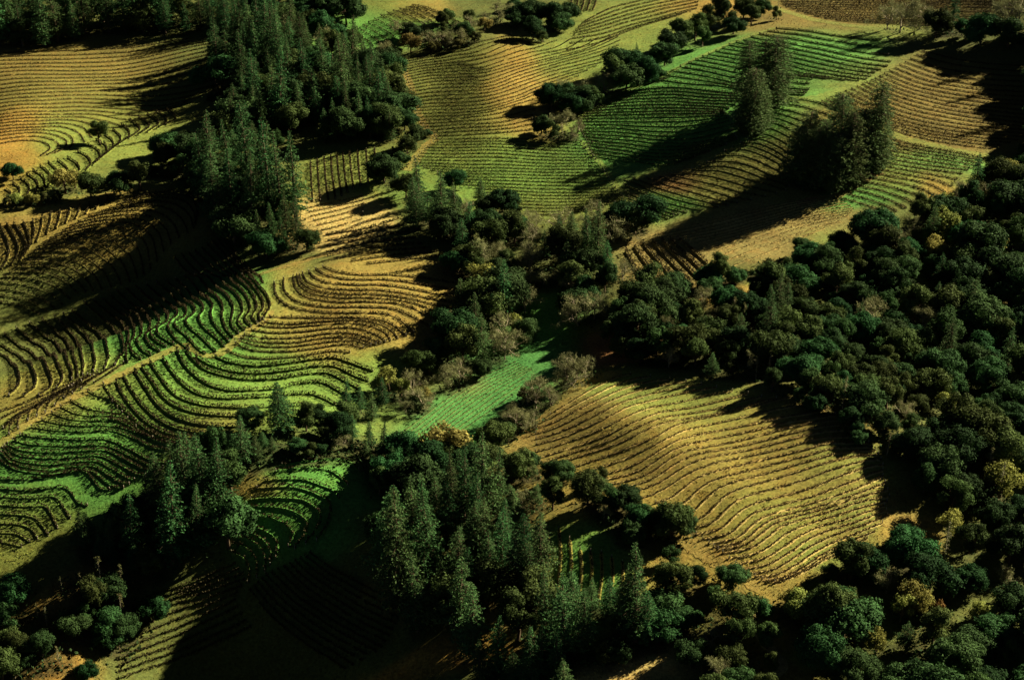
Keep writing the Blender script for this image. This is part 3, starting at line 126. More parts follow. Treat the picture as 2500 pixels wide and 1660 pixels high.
TREES = json.loads(r'''[["fir",16,-124.7,761.4,21.6,1.44,6.14,11,12,75,1],
["fir",4,-105.6,780.4,29.6,1.43,4.6,11,37,75,2],
["fir",11,-73.1,702.2,20.5,1.55,2.26,11,56,75,1],
["fir",11,-98.1,779.4,19.1,1.56,3.97,11,44,75,0],
["fir",31,-113.1,787.4,22.1,1.4,5.6,11,29,75,1],
["fir",91,-89.2,764.6,20.7,1.33,3.42,11,47,75,1],
["fir",56,-74.5,703.8,20.5,1.61,2.18,11,54,75,1],
["fir",80,-63.2,739.1,24.0,1.41,2.61,11,71,75,1],
["fir",44,-68.5,724.2,21.8,1.46,0.37,11,63,75,1],
["fir",71,-51.7,679.1,15.4,1.43,0.24,11,75,75,0],
["fir",86,-67.9,754.1,16.8,1.77,0.22,11,66,75,0],
["fir",44,-72.5,738.7,18.4,1.44,2.45,11,62,75,0],
["fir",97,-58.0,703.0,25.0,1.31,3.96,11,72,75,1],
["fir",91,-77.6,766.1,17.9,1.71,5.73,11,58,75,0],
["fir",46,-80.7,726.9,18.2,1.58,4.16,11,50,75,0],
["fir",5,-60.6,682.6,19.2,1.4,2.19,11,70,75,1],
["fir",94,-66.2,693.5,17.7,1.48,5.2,11,64,75,0],
["madrone",74,-53.6,733.3,14.8,1.06,1.35,11,11,14,1],
["madrone",13,-49.1,716.6,10.9,1.24,1.23,11,12,14,0],
["oak",27,-46.3,690.7,8.9,1.28,4.46,11,17,18,0],
["oak",56,-35.8,681.9,3.4,1.19,4.56,11,18,18,0],
["madrone",93,-40.7,672.3,9.6,1.16,5.65,11,14,14,0],
["madrone",64,-43.6,664.1,8.7,1.08,5.56,11,13,14,0],
["oak",89,-44.9,651.7,6.7,1.24,4.24,11,16,18,0],
["oak",14,-57.8,755.6,12.9,1.23,5.4,11,13,18,0],
["laurel",77,-84.9,773.6,14.9,1.06,1.4,11,3,4,2],
["laurel",47,-89.4,752.0,14.6,1.03,1.99,11,2,4,0],
["oak",5,-84.2,791.5,11.5,1.09,2.35,11,8,18,0],
["bare",33,-58.3,774.3,10.5,1.13,3.08,11,3,3,1],
["bare",95,-91.0,783.5,13.2,1.23,5.86,11,1,3,2],
["bare",59,-74.5,772.9,9.6,1.22,3.88,11,2,3,0],
["bush",31,-135.9,727.4,3.8,0.93,6.04,11,1,7,0],
["bush",64,-132.5,733.1,4.6,1.11,2.0,11,2,7,1],
["bush",34,-128.7,737.1,4.6,1.03,5.39,11,3,7,2],
["bush",95,-124.7,744.7,5.4,0.97,4.0,11,4,7,2],
["bush",17,-120.0,747.2,5.4,1.11,1.14,11,5,7,2],
["bush",46,-81.4,688.8,4.4,1.04,5.86,11,7,7,0],
["bush",34,-92.7,681.3,2.9,1.0,4.12,11,6,7,0],
["willow",93,-48.4,784.8,10.4,1.1,0.95,16,1,2,2],
["willow",49,-13.5,809.2,7.4,1.17,1.16,16,2,2,0],
["bare",66,-40.4,790.1,11.5,1.04,1.27,16,5,15,2],
["bare",43,-32.9,790.6,9.7,1.24,4.58,16,6,15,2],
["bare",6,-28.3,791.4,8.8,1.13,5.5,16,7,15,2],
["bare",52,-23.1,791.7,8.8,1.14,5.8,16,9,15,2],
["bare",51,-6.7,825.5,7.3,1.07,0.84,16,14,15,1],
["bare",26,-2.0,834.3,8.3,1.05,4.31,16,15,15,1],
["bare",70,-13.8,828.6,5.5,1.08,1.12,16,11,15,0],
["bush",86,-36.4,785.2,5.6,0.94,0.63,16,3,5,0],
["bush",11,-25.2,786.0,4.8,1.0,0.5,16,4,5,0],
["bush",40,-17.8,792.0,5.6,0.9,2.02,16,5,5,1],
["bush",5,-56.4,780.9,6.4,1.06,3.29,16,1,5,2],
["oak",2,5.0,821.3,11.8,1.29,2.4,20,2,7,1],
["oak",47,12.1,825.3,12.8,1.08,5.55,20,4,7,2],
["oak",37,19.7,818.2,14.5,1.21,3.28,20,5,7,2],
["oak",24,26.8,822.5,11.8,1.16,5.19,20,7,7,2],
["madrone",89,14.7,794.2,6.1,1.27,2.54,20,1,1,2],
["oak",8,10.2,798.8,11.6,1.2,3.24,20,3,7,0],
["oak",20,23.5,813.2,9.9,1.28,3.66,20,6,7,0],
["oak",16,1.9,815.4,9.0,1.34,4.11,20,1,7,0],
["fir",38,57.8,754.0,11.3,1.5,5.86,17,2,2,2],
["fir",26,53.2,755.1,5.9,1.84,5.65,17,1,2,0],
["laurel",97,46.0,728.5,15.6,1.09,1.3,17,1,10,2],
["oak",5,50.7,723.7,12.4,1.31,4.7,17,2,10,2],
["oak",17,58.6,728.4,13.3,1.12,1.72,17,4,10,2],
["laurel",55,63.9,734.3,5.4,1.11,3.12,17,2,10,0],
["oak",58,67.4,732.9,3.8,1.1,1.72,17,5,10,0],
["oak",92,49.0,745.2,12.2,1.11,4.35,17,1,10,2],
["oak",95,55.4,743.7,11.0,1.26,2.8,17,3,10,1],
["oak",22,70.1,750.6,11.0,1.3,2.9,17,7,10,1],
["oak",93,67.6,735.1,3.4,1.16,3.61,17,6,10,0],
["laurel",86,129.5,812.3,7.9,1.1,4.08,17,10,10,0],
["oak",79,122.9,820.3,9.9,1.1,1.01,17,10,10,0],
["madrone",12,113.8,815.7,12.9,1.04,6.05,17,1,1,2],
["laurel",56,104.1,805.0,13.7,1.22,2.91,17,8,10,1],
["laurel",56,96.0,799.5,14.6,1.1,4.6,17,6,10,2],
["laurel",99,87.1,785.8,14.5,1.15,1.17,17,4,10,2],
["laurel",28,79.7,777.1,14.3,1.27,4.1,17,3,10,1],
["oak",58,73.6,766.3,12.0,1.2,1.47,17,8,10,1],
["laurel",46,116.4,805.5,10.8,1.26,4.21,17,9,10,0],
["oak",79,106.2,790.1,9.7,1.27,3.61,17,9,10,0],
["laurel",36,89.7,774.6,10.5,1.1,1.66,17,5,10,0],
["laurel",7,103.0,822.6,12.0,1.23,5.17,17,7,10,1],
["oak",72,16.8,709.6,11.6,1.09,0.74,9,1,4,2],
["oak",7,23.8,712.9,11.5,1.11,4.74,9,2,4,2],
["oak",39,31.9,706.2,10.6,1.2,0.61,9,4,4,0],
["oak",36,26.3,702.2,9.8,1.22,1.67,9,3,4,0],
["laurel",83,35.4,708.8,9.9,1.17,3.43,9,1,1,2],
["bare",52,36.6,721.9,11.6,1.13,3.47,9,3,4,2],
["bare",37,41.5,722.4,12.4,1.25,4.44,9,4,4,2],
["bare",77,29.5,717.8,10.7,1.18,4.31,9,2,4,0],
["bare",27,21.3,722.4,9.1,1.22,0.05,9,1,4,0],
["laurel",89,16.2,675.0,8.6,1.28,0.38,2,1,1,2],
["oak",91,12.3,679.8,8.8,1.26,5.38,2,1,1,2],
["bare",35,21.6,681.3,12.0,1.05,4.84,2,1,3,2],
["bare",78,24.7,673.1,7.4,1.05,2.58,2,2,3,0],
["bare",94,27.5,677.6,9.5,1.04,2.39,2,3,3,1],
["redwood",11,99.9,683.0,29.6,1.32,0.81,19,2,6,1],
["redwood",19,104.7,678.9,29.9,1.28,5.7,19,4,6,2],
["redwood",77,109.4,680.3,31.2,1.93,6.21,19,6,6,2],
["redwood",87,98.9,658.0,28.9,1.85,3.7,19,3,6,1],
["redwood",15,103.1,660.9,20.2,1.7,3.04,19,5,6,0],
["redwood",64,95.4,660.5,17.6,1.57,4.26,19,1,6,0],
["redwood",47,115.4,624.3,26.3,1.91,0.78,18,2,11,1],
["redwood",21,122.1,628.1,19.5,1.97,5.4,18,4,11,0],
["redwood",80,121.9,613.7,27.7,1.74,1.22,18,5,11,2],
["redwood",93,130.3,628.8,30.6,1.65,6.17,18,7,11,2],
["redwood",49,131.2,614.2,30.2,1.62,2.09,18,8,11,2],
["redwood",55,140.4,625.7,36.4,1.67,1.01,18,10,11,2],
["redwood",93,136.2,623.1,27.0,2.02,4.49,18,9,11,1],
["redwood",33,111.4,617.0,23.6,2.06,1.16,18,1,11,0],
["redwood",72,117.0,613.1,25.2,1.74,2.04,18,3,11,0],
["redwood",83,126.0,612.3,23.5,2.17,4.38,18,6,11,0],
["redwood",72,143.8,627.2,25.4,1.76,2.03,18,11,11,1],
["bare",5,181.1,770.6,18.8,1.23,5.43,26,2,5,2],
["bare",90,190.2,772.7,17.1,1.12,0.95,26,3,5,1],
["bare",16,176.6,777.1,15.5,1.11,3.21,26,1,5,0],
["bare",50,226.2,749.3,19.1,1.08,0.32,26,5,5,2],
["bare",74,196.3,767.3,11.0,1.13,5.67,26,4,5,0],
["snag",54,133.3,831.4,7.5,1.05,5.15,26,1,1,2],
["fir",15,203.3,763.6,21.2,1.35,0.59,26,2,2,2],
["fir",47,199.0,763.5,13.8,1.75,3.94,26,1,2,0],
["fir",88,-122.8,641.1,31.1,1.38,2.07,22,2,22,1],
["fir",90,-113.3,636.8,28.4,1.36,3.21,22,7,22,1],
["fir",43,-104.7,630.1,39.9,1.21,2.83,22,9,22,2],
["fir",46,-96.6,614.8,37.7,1.12,2.33,22,15,22,2],
["fir",70,-89.2,603.4,38.1,1.23,5.63,22,18,22,2],
["fir",80,-83.6,603.0,38.9,1.22,3.42,22,21,22,2],
["fir",39,-90.9,586.6,18.3,1.17,5.34,22,17,22,0],
["fir",55,-100.3,594.8,33.8,1.3,0.09,22,10,22,2],
["fir",74,-108.6,602.9,32.4,1.25,0.46,22,8,22,2],
["fir",93,-116.3,614.4,29.4,1.3,5.56,22,4,22,1],
["fir",63,-81.1,584.8,18.0,1.56,0.27,22,22,22,0],
["fir",0,-85.4,580.4,14.4,1.55,4.95,22,19,22,0],
["fir",50,-95.2,583.0,17.0,1.32,1.75,22,13,22,0],
["laurel",67,-127.3,645.4,16.1,1.14,5.61,22,1,2,2],
["oak",40,-131.7,657.1,14.1,1.15,6.26,22,1,6,0],
["oak",70,-115.4,625.6,15.2,1.3,1.86,22,2,6,2],
["oak",75,-106.6,616.1,14.8,1.33,3.28,22,5,6,1],
["madrone",14,-76.8,578.3,10.4,1.27,5.45,22,1,1,2],
["oak",75,-92.0,575.8,11.6,1.15,2.86,22,6,6,0],
["laurel",12,-174.8,677.0,10.9,1.11,3.39,1,1,1,2],
["oak",48,-200.7,634.5,8.3,1.15,3.93,1,1,1,2],
["willow",51,-177.3,624.1,10.9,1.2,0.95,1,4,5,2],
["willow",57,-174.7,629.2,8.9,1.17,1.47,1,5,5,2],
["willow",59,-183.0,629.9,5.8,1.11,0.0,1,3,5,1],
["willow",77,-187.5,612.2,5.4,1.13,1.33,1,2,5,0],
["willow",55,-193.7,612.3,5.4,1.17,6.2,1,1,5,0],
["bush",0,-149.7,645.9,5.6,0.93,1.11,1,5,8,2],
["bush",87,-145.7,644.7,4.2,0.96,6.06,1,6,8,1],
["bush",0,-154.1,642.2,2.8,1.07,5.45,1,4,8,0],
["bush",97,-139.7,643.3,4.9,1.07,5.74,1,7,8,2],
["bush",53,-183.8,614.8,4.1,0.99,5.49,1,2,8,0],
["bush",97,-179.2,616.2,4.1,1.06,3.9,1,3,8,1],
["bush",25,-197.0,613.5,4.0,0.95,0.62,1,1,8,0],
["bush",17,-135.8,646.9,4.2,1.05,2.89,1,8,8,2],
["fir",18,-35.0,603.3,26.7,1.29,0.18,8,4,20,2],
["fir",9,-27.4,594.6,25.7,1.49,1.04,8,5,20,2],
["fir",91,-39.1,612.8,13.1,1.45,5.91,8,2,20,0],
["fir",20,-21.3,591.9,20.8,1.56,4.37,8,6,20,2],
["fir",25,-46.1,628.8,8.0,1.72,3.68,8,1,20,0],
["fir",69,-12.1,617.6,10.7,1.75,1.56,8,10,20,0],
["fir",2,22.1,581.5,13.5,1.64,1.44,8,17,20,0],
["fir",46,-16.4,589.4,14.4,1.86,2.7,8,9,20,1],
["fir",91,31.4,565.6,25.8,1.27,0.19,8,19,20,2],
["fir",20,28.3,574.1,18.1,1.66,2.8,8,18,20,1],
["fir",39,34.5,556.3,15.5,1.58,1.02,8,20,20,1],
["fir",8,19.2,559.7,14.8,1.71,0.96,8,16,20,1],
["fir",75,-3.6,531.1,23.3,1.54,1.93,8,13,20,2],
["fir",24,-6.9,526.0,13.6,1.66,5.66,8,12,20,0],
["fir",23,-10.4,501.3,19.2,1.59,0.94,8,11,20,1],
["oak",63,-51.5,634.9,12.2,1.12,4.58,8,1,15,2],
["laurel",32,-47.5,640.7,8.0,1.03,1.59,8,1,4,0],
["oak",88,-22.9,628.9,9.1,1.21,0.32,8,4,15,0],
["oak",95,-4.0,609.3,9.7,1.23,4.23,8,9,15,1],
["oak",96,-8.9,606.4,8.2,1.21,5.02,8,7,15,0],
["oak",31,-9.9,590.7,10.3,1.08,1.94,8,6,15,1],
["oak",45,0.3,586.8,9.5,1.33,1.54,8,10,15,1],
["oak",65,43.2,590.8,12.4,1.28,1.06,8,14,15,2],
["oak",21,49.8,591.6,13.9,1.23,5.69,8,15,15,2],
["madrone",38,46.7,588.2,12.1,1.16,4.88,8,8,8,1],
["oak",48,-24.9,611.9,8.2,1.13,1.99,8,3,15,0],
["bush",22,1.5,606.5,4.1,1.01,5.5,8,2,2,2],
["bush",67,-48.8,662.9,2.9,1.1,1.88,8,1,2,0],
["bare",18,-16.7,602.3,8.9,1.16,4.69,8,1,24,0],
["bare",37,6.3,595.8,8.9,1.27,5.05,8,9,24,0],
["bare",33,9.2,589.2,9.5,1.08,4.18,8,13,24,1],
["bare",90,33.9,596.3,11.8,1.07,5.83,8,21,24,2],
["bare",42,38.1,582.9,13.1,1.25,1.39,8,23,24,2],
["bare",71,30.1,590.6,9.5,1.06,4.45,8,19,24,1],
["bare",62,7.3,581.8,8.7,1.19,1.25,8,12,24,0],
["bare",3,-13.0,564.9,12.2,1.16,5.76,8,2,24,2],
["bare",15,-3.8,568.5,9.4,1.11,2.63,8,4,24,1],
["bare",18,4.7,535.0,11.2,1.08,3.29,8,7,24,1],
["bare",16,6.5,553.1,7.1,1.1,1.22,8,10,24,0],
["bare",71,11.6,551.8,7.8,1.15,3.25,8,14,24,0],
["bare",90,15.1,555.7,6.4,1.07,0.77,8,15,24,0],
["bare",38,0.8,552.1,5.7,1.07,3.38,8,6,24,0],
["bare",85,-3.0,516.4,11.7,1.17,2.82,8,5,24,2],
["bare",89,-6.2,507.4,8.2,1.12,0.24,8,3,24,0],
["bare",78,23.2,523.6,13.1,1.12,5.15,8,18,24,2],
["bare",26,28.7,526.7,11.7,1.19,3.29,8,20,24,2],
["bare",91,21.6,545.6,10.6,1.19,5.28,8,17,24,1],
["bare",91,32.7,530.3,9.0,1.2,1.36,8,22,24,1],
["willow",43,-10.5,549.9,10.9,1.09,3.67,8,1,3,2],
["willow",12,-8.2,545.8,7.1,1.18,3.81,8,2,3,1],
["willow",86,17.4,556.6,6.5,1.05,3.18,8,3,3,0],
["madrone",52,-14.6,558.4,9.4,1.14,4.13,8,3,8,0],
["oak",93,-5.5,558.5,8.6,1.09,4.57,8,8,15,0],
["madrone",59,-1.5,561.9,9.4,1.08,1.57,8,5,8,0],
["oak",35,-19.9,561.3,9.3,1.29,4.95,8,5,15,0],
["madrone",34,-15.9,563.7,11.8,1.12,3.22,8,2,8,1],
["madrone",38,-8.0,577.6,14.4,1.27,5.7,8,4,8,2],
["oak",41,-24.7,586.8,11.7,1.14,2.21,8,2,15,2],
["laurel",48,0.8,583.5,12.8,1.14,6.01,8,3,4,2],
["madrone",71,22.8,547.6,12.4,1.22,2.1,8,7,8,2],
["oak",17,26.5,540.4,9.8,1.25,3.52,8,13,15,1],
["oak",83,22.9,533.3,9.7,1.33,0.6,8,11,15,1],
["madrone",67,-16.7,502.2,14.6,1.04,3.26,7,4,5,2],
["oak",22,-19.7,512.3,14.4,1.19,1.82,7,2,5,2],
["laurel",75,-15.7,525.8,9.2,1.22,5.26,7,1,2,0],
["oak",82,-25.2,503.4,9.5,1.14,2.94,7,1,5,1],
["madrone",81,-32.2,494.0,9.6,1.11,2.79,7,1,5,1],
["madrone",41,-27.5,494.3,8.9,1.2,1.97,7,2,5,0],
["madrone",35,-22.0,502.7,9.0,1.13,5.41,7,3,5,0],
["oak",45,-10.2,493.6,6.1,1.24,1.42,7,3,5,0],
["bare",69,-21.0,485.4,10.0,1.11,4.63,7,5,7,2],
["bare",14,-17.4,487.4,8.7,1.22,0.86,7,6,7,0],
["bare",79,-32.6,480.6,9.9,1.12,1.12,7,2,7,2],
["bare",55,-28.6,471.2,9.2,1.28,4.22,7,3,7,0],
["bare",71,-33.9,467.6,6.5,1.15,3.96,7,1,7,0],
["bare",26,-2.4,503.8,10.9,1.16,6.14,7,7,7,2],
["willow",22,-40.3,482.0,9.6,1.2,0.36,7,1,4,2],
["willow",52,-36.1,479.2,7.2,1.13,1.13,7,2,4,2],
["willow",80,-28.3,475.5,6.0,1.03,4.05,7,3,4,0],
["willow",20,0.8,523.6,6.9,1.21,5.35,7,4,4,0],
["fir",85,-48.8,443.9,9.0,2.1,4.19,3,2,8,1],
["fir",58,-43.8,440.7,9.7,1.52,0.23,3,4,8,1],
["fir",54,-39.5,440.3,11.0,1.47,3.04,3,6,8,2],
["fir",82,-35.0,436.1,10.8,1.64,5.71,3,8,8,2],
["fir",93,-43.9,435.1,5.9,1.78,3.71,3,3,8,0],
["fir",23,-48.8,437.7,4.6,1.82,5.87,3,1,8,0],
["fir",98,-39.9,431.3,7.2,1.73,0.14,3,5,8,0],
["fir",73,-35.5,428.2,10.2,1.78,4.31,3,7,8,2],
["oak",75,-53.3,440.6,10.0,1.1,0.09,3,1,2,0],
["madrone",89,-52.5,452.5,8.4,1.23,5.41,3,1,3,1],
["oak",1,-33.0,434.7,12.2,1.21,4.24,3,2,2,2],
["willow",34,-19.8,435.9,14.4,1.39,4.48,3,1,1,2],
["madrone",60,-4.6,444.6,9.1,1.21,4.32,3,3,3,2],
["madrone",52,-8.0,444.3,7.7,1.25,5.86,3,2,3,0],
["laurel",4,-1.2,446.9,7.0,1.24,0.27,3,1,1,2],
["bare",57,7.7,466.1,12.1,1.13,1.53,5,6,10,2],
["bare",36,4.7,469.4,7.9,1.27,2.69,5,3,10,0],
["bare",37,12.2,466.2,9.1,1.04,4.02,5,7,10,1],
["bare",72,20.6,480.8,12.4,1.17,6.0,5,9,10,2],
["bare",67,17.6,480.8,9.9,1.11,0.39,5,8,10,2],
["bare",22,24.2,480.8,9.9,1.05,4.74,5,10,10,1],
["bare",13,1.2,455.9,9.0,1.12,5.05,5,2,10,1],
["bare",25,4.6,453.9,7.1,1.28,3.65,5,4,10,0],
["bare",55,-1.3,460.8,7.8,1.28,0.32,5,1,10,0],
["bare",28,7.1,456.1,5.8,1.17,4.99,5,5,10,0],
["bush",69,0.2,462.6,5.3,1.06,3.48,5,1,2,2],
["bush",46,4.3,474.0,3.8,1.06,5.55,5,2,2,0],
["madrone",58,2.1,424.4,9.8,1.2,1.21,0,1,3,0],
["laurel",70,-1.7,426.3,7.5,1.22,4.18,0,1,7,2],
["oak",28,5.4,428.2,5.8,1.18,5.21,0,1,11,0],
["oak",35,12.1,418.2,7.3,1.14,1.02,0,2,11,2],
["oak",33,14.9,418.2,5.7,1.29,1.97,0,3,11,0],
["madrone",19,21.5,400.9,11.7,1.09,0.26,0,2,3,2],
["laurel",2,25.6,412.0,6.2,1.21,0.66,0,3,7,0],
["oak",1,25.0,401.0,7.6,1.21,1.67,0,4,11,2],
["laurel",55,28.7,395.4,7.4,1.11,1.17,0,4,7,2],
["oak",68,31.8,396.1,7.1,1.29,1.65,0,5,11,2],
["oak",45,35.3,388.2,7.0,1.2,1.44,0,7,11,1],
["laurel",98,31.2,384.6,5.9,1.09,5.57,0,5,7,0],
["laurel",10,38.0,389.1,6.6,1.26,3.69,0,6,7,0],
["madrone",78,44.2,385.2,11.0,1.04,4.63,0,3,3,1],
["oak",30,41.2,386.2,7.5,1.15,4.05,0,8,11,2],
["oak",54,47.3,386.0,6.5,1.14,5.52,0,9,11,1],
["oak",77,33.7,382.3,6.0,1.2,2.33,0,6,11,0],
["bare",7,3.3,405.2,6.7,1.21,1.98,0,2,4,2],
["bare",29,1.5,406.0,6.1,1.14,6.21,0,1,4,2],
["bare",89,25.5,391.8,4.7,1.09,0.64,0,4,4,0],
["bare",99,4.4,421.0,5.6,1.04,0.71,0,3,4,0],
["fir",48,6.9,406.4,7.3,2.12,1.62,0,2,2,0],
["fir",92,0.2,396.7,14.5,1.72,4.77,0,1,2,2],
["fir",38,-8.8,401.7,31.3,1.16,4.87,15,21,48,2],
["fir",75,-13.8,403.8,25.4,1.24,0.53,15,15,48,2],
["fir",90,-5.2,404.4,24.0,1.34,3.58,15,25,48,2],
["fir",83,-22.7,378.7,31.0,1.31,5.11,15,7,48,2],
["fir",41,-14.8,373.3,22.9,1.5,5.46,15,12,48,2],
["fir",47,-19.4,370.8,16.4,1.77,5.13,15,9,48,0],
["fir",73,-13.1,355.8,29.1,1.28,1.95,15,13,48,2],
["fir",31,-10.1,349.4,23.8,1.55,5.38,15,17,48,2],
["fir",12,-10.7,384.6,21.0,1.53,0.56,15,18,48,1],
["fir",73,3.6,376.4,20.0,1.49,0.37,15,32,48,1],
["fir",11,7.4,371.5,22.5,1.53,5.59,15,35,48,1],
["fir",80,-3.3,378.9,22.1,1.45,3.98,15,27,48,1],
["fir",13,1.0,368.4,21.9,1.57,4.35,15,31,48,1],
["fir",1,4.8,366.8,17.4,1.46,4.45,15,33,48,0],
["fir",79,0.2,396.0,13.8,1.82,4.81,15,29,48,0],
["fir",71,-18.4,394.6,22.6,1.55,4.12,15,10,48,1],
["fir",56,-21.5,405.3,17.4,1.68,5.3,15,8,48,0],
["fir",57,-24.9,400.1,18.0,1.45,2.55,15,5,48,1],
["fir",98,-7.7,387.7,19.7,1.45,4.56,15,23,48,1],
["fir",8,-5.8,372.9,19.5,1.39,3.19,15,24,48,1],
["fir",57,-1.6,388.1,16.4,1.63,0.14,15,28,48,0],
["fir",58,-12.6,371.4,17.0,1.62,4.37,15,16,48,0],
["fir",67,-17.1,410.8,20.2,1.46,4.45,15,11,48,1],
["fir",31,-3.9,342.9,17.9,1.41,0.01,15,26,48,1],
["fir",77,4.6,336.9,19.7,1.52,5.98,15,34,48,1],
["fir",6,9.1,350.2,23.6,1.27,2.51,15,37,48,2],
["fir",75,13.1,343.8,26.7,1.4,2.09,15,39,48,2],
["fir",31,17.9,345.6,20.3,1.5,3.69,15,43,48,1],
["fir",9,16.0,364.5,8.0,1.49,0.34,15,42,48,0],
["fir",41,31.8,347.8,30.3,1.29,1.62,15,47,48,2],
["fir",41,35.0,347.2,17.7,1.6,2.65,15,48,48,1],
["fir",62,28.7,351.0,20.9,1.43,1.81,15,46,48,1],
["fir",74,10.9,337.4,16.5,1.5,4.85,15,38,48,0],
["fir",40,7.4,341.2,15.9,1.7,0.9,15,36,48,0],
["fir",0,-7.9,341.0,12.8,1.75,0.8,15,22,48,0],
["fir",79,0.2,339.3,10.2,1.74,1.0,15,30,48,0],
["fir",24,25.7,356.8,12.7,1.67,4.22,15,45,48,0],
["fir",5,20.8,358.2,11.4,1.66,1.92,15,44,48,0],
["oak",58,-35.1,422.4,10.4,1.22,2.36,15,1,9,1],
["laurel",45,-39.1,418.4,9.4,1.18,1.92,15,3,6,1],
["oak",15,-29.0,428.8,9.4,1.12,3.2,15,3,9,1],
["oak",93,-24.1,425.5,12.5,1.18,0.92,15,4,9,2],
["madrone",15,-20.6,431.8,11.1,1.11,2.3,15,1,5,0],
["laurel",94,-41.0,426.9,6.9,1.08,3.32,15,1,6,0],
["laurel",15,-30.6,406.4,12.2,1.15,2.14,15,4,6,1],
["oak",11,-13.0,429.4,10.7,1.13,0.75,15,5,9,2],
["madrone",54,-8.3,430.5,9.7,1.1,5.9,15,3,5,0],
["laurel",38,23.0,340.9,8.3,1.08,4.78,15,6,6,0],
["oak",29,10.2,341.2,7.0,1.13,3.54,15,6,9,0],
["oak",82,39.6,349.9,9.3,1.22,2.24,15,9,9,1],
["oak",40,38.7,355.1,8.7,1.33,2.62,15,8,9,0],
["oak",68,26.2,342.2,6.4,1.2,3.6,15,7,9,0],
["fir",53,-103.1,412.2,18.7,1.47,5.16,6,6,24,1],
["fir",27,-97.0,395.8,35.4,1.19,0.71,6,8,24,2],
["fir",60,-94.0,409.3,28.7,1.44,5.8,6,10,24,2],
["fir",99,-89.3,408.2,28.7,1.35,6.05,6,13,24,2],
["fir",30,-84.8,408.6,26.7,1.33,5.75,6,14,24,2],
["fir",55,-107.4,394.9,22.6,1.42,3.53,6,4,24,2],
["fir",80,-114.2,394.0,13.2,1.58,0.53,6,3,24,1],
["fir",78,-121.8,397.1,13.8,1.7,3.83,6,1,24,1],
["fir",83,-120.6,400.1,9.9,1.73,6.1,6,2,24,0],
["fir",12,-100.2,404.1,24.0,1.32,2.91,6,7,24,2],
["fir",78,-104.9,408.9,14.6,1.64,1.33,6,5,24,1],
["fir",35,-96.7,413.1,22.0,1.56,4.33,6,9,24,2],
["fir",91,-91.7,413.6,22.0,1.49,2.0,6,11,24,1],
["fir",93,-75.4,424.9,9.0,1.67,3.48,6,17,24,0],
["fir",43,-71.2,428.5,6.0,1.71,4.51,6,19,24,0],
["fir",88,-79.8,423.0,17.3,1.72,1.28,6,15,24,1],
["fir",32,-74.0,429.3,6.6,1.73,5.1,6,18,24,0],
["fir",89,-77.9,426.4,7.2,1.58,2.39,6,16,24,0],
["bare",80,-51.0,435.9,7.1,1.15,0.99,6,2,2,2],
["bare",84,-53.8,435.6,5.9,1.18,2.96,6,1,2,0],
["madrone",26,-60.2,429.2,5.8,1.17,1.28,6,2,3,0],
["oak",81,-64.0,430.2,4.7,1.3,4.8,6,4,6,0],
["oak",35,-57.6,431.6,4.2,1.18,5.18,6,6,6,0],
["laurel",45,-66.5,427.5,3.7,1.08,5.82,6,3,4,0],
["madrone",11,-56.3,437.2,6.7,1.06,0.15,6,3,3,1],
["snag",20,-114.7,382.0,13.1,1.06,6.24,21,8,10,2],
["snag",3,-108.8,384.2,10.5,1.01,2.75,21,9,10,2],
["snag",52,-107.6,375.6,10.5,1.02,3.2,21,10,10,2],
["snag",84,-124.8,380.9,5.4,1.07,0.06,21,6,10,0],
["snag",29,-120.1,383.4,4.9,1.11,1.95,21,7,10,0],
["snag",54,-130.0,372.4,4.9,1.11,1.55,21,2,10,0],
["snag",43,-126.7,369.0,6.5,1.1,3.87,21,4,10,1],
["snag",35,-131.6,351.9,6.4,1.06,1.66,21,1,10,0],
["snag",40,-125.2,357.7,6.5,0.96,5.33,21,3,10,1],
["snag",98,-121.1,357.4,6.5,1.1,0.69,21,5,10,1],
["fir",86,-106.6,392.2,10.0,1.95,4.2,21,3,3,2],
["fir",44,-113.1,392.6,8.6,2.14,4.6,21,2,3,1],
["fir",50,-116.8,394.1,7.9,1.95,1.38,21,1,3,0],
["laurel",48,-115.4,376.2,11.2,1.14,2.32,21,3,4,2],
["oak",72,-112.6,379.2,9.1,1.2,0.4,21,7,11,2],
["laurel",38,-116.2,370.9,8.6,1.16,4.64,21,2,4,2],
["oak",8,-111.3,371.0,8.5,1.23,0.22,21,8,11,2],
["oak",47,-106.7,372.4,7.9,1.25,6.2,21,10,11,1],
["oak",17,-126.9,359.6,7.7,1.24,5.98,21,4,11,1],
["madrone",51,-132.2,358.9,8.5,1.03,0.26,21,3,5,2],
["madrone",58,-135.3,361.3,7.8,1.07,3.35,21,2,5,0],
["oak",67,-118.8,367.1,7.2,1.33,0.85,21,5,11,0],
["laurel",34,-121.6,369.0,5.9,1.08,5.45,21,1,4,0],
["laurel",72,-107.7,367.9,6.0,1.17,0.61,21,4,4,0],
["oak",54,-113.6,355.6,5.4,1.16,0.6,21,6,11,0],
["oak",99,-129.9,355.7,5.3,1.22,5.41,21,3,11,0],
["madrone",30,-135.0,352.2,9.7,1.17,5.48,21,1,5,2],
["oak",51,-110.1,368.0,6.1,1.33,2.7,21,9,11,0],
["madrone",79,-102.6,391.4,8.1,1.14,2.37,21,5,5,1],
["madrone",89,-105.6,394.4,8.0,1.22,4.96,21,4,5,0],
["laurel",51,74.7,544.3,13.8,1.04,3.6,24,5,18,2],
["oak",33,69.8,544.9,8.4,1.33,6.27,24,7,35,0],
["oak",3,79.4,546.2,7.0,1.29,2.72,24,10,35,0],
["laurel",24,85.0,528.0,10.5,1.23,1.8,24,7,18,1],
["oak",43,113.7,550.9,11.9,1.22,2.11,24,17,35,2],
["laurel",54,110.1,542.1,9.9,1.16,3.35,24,10,18,0],
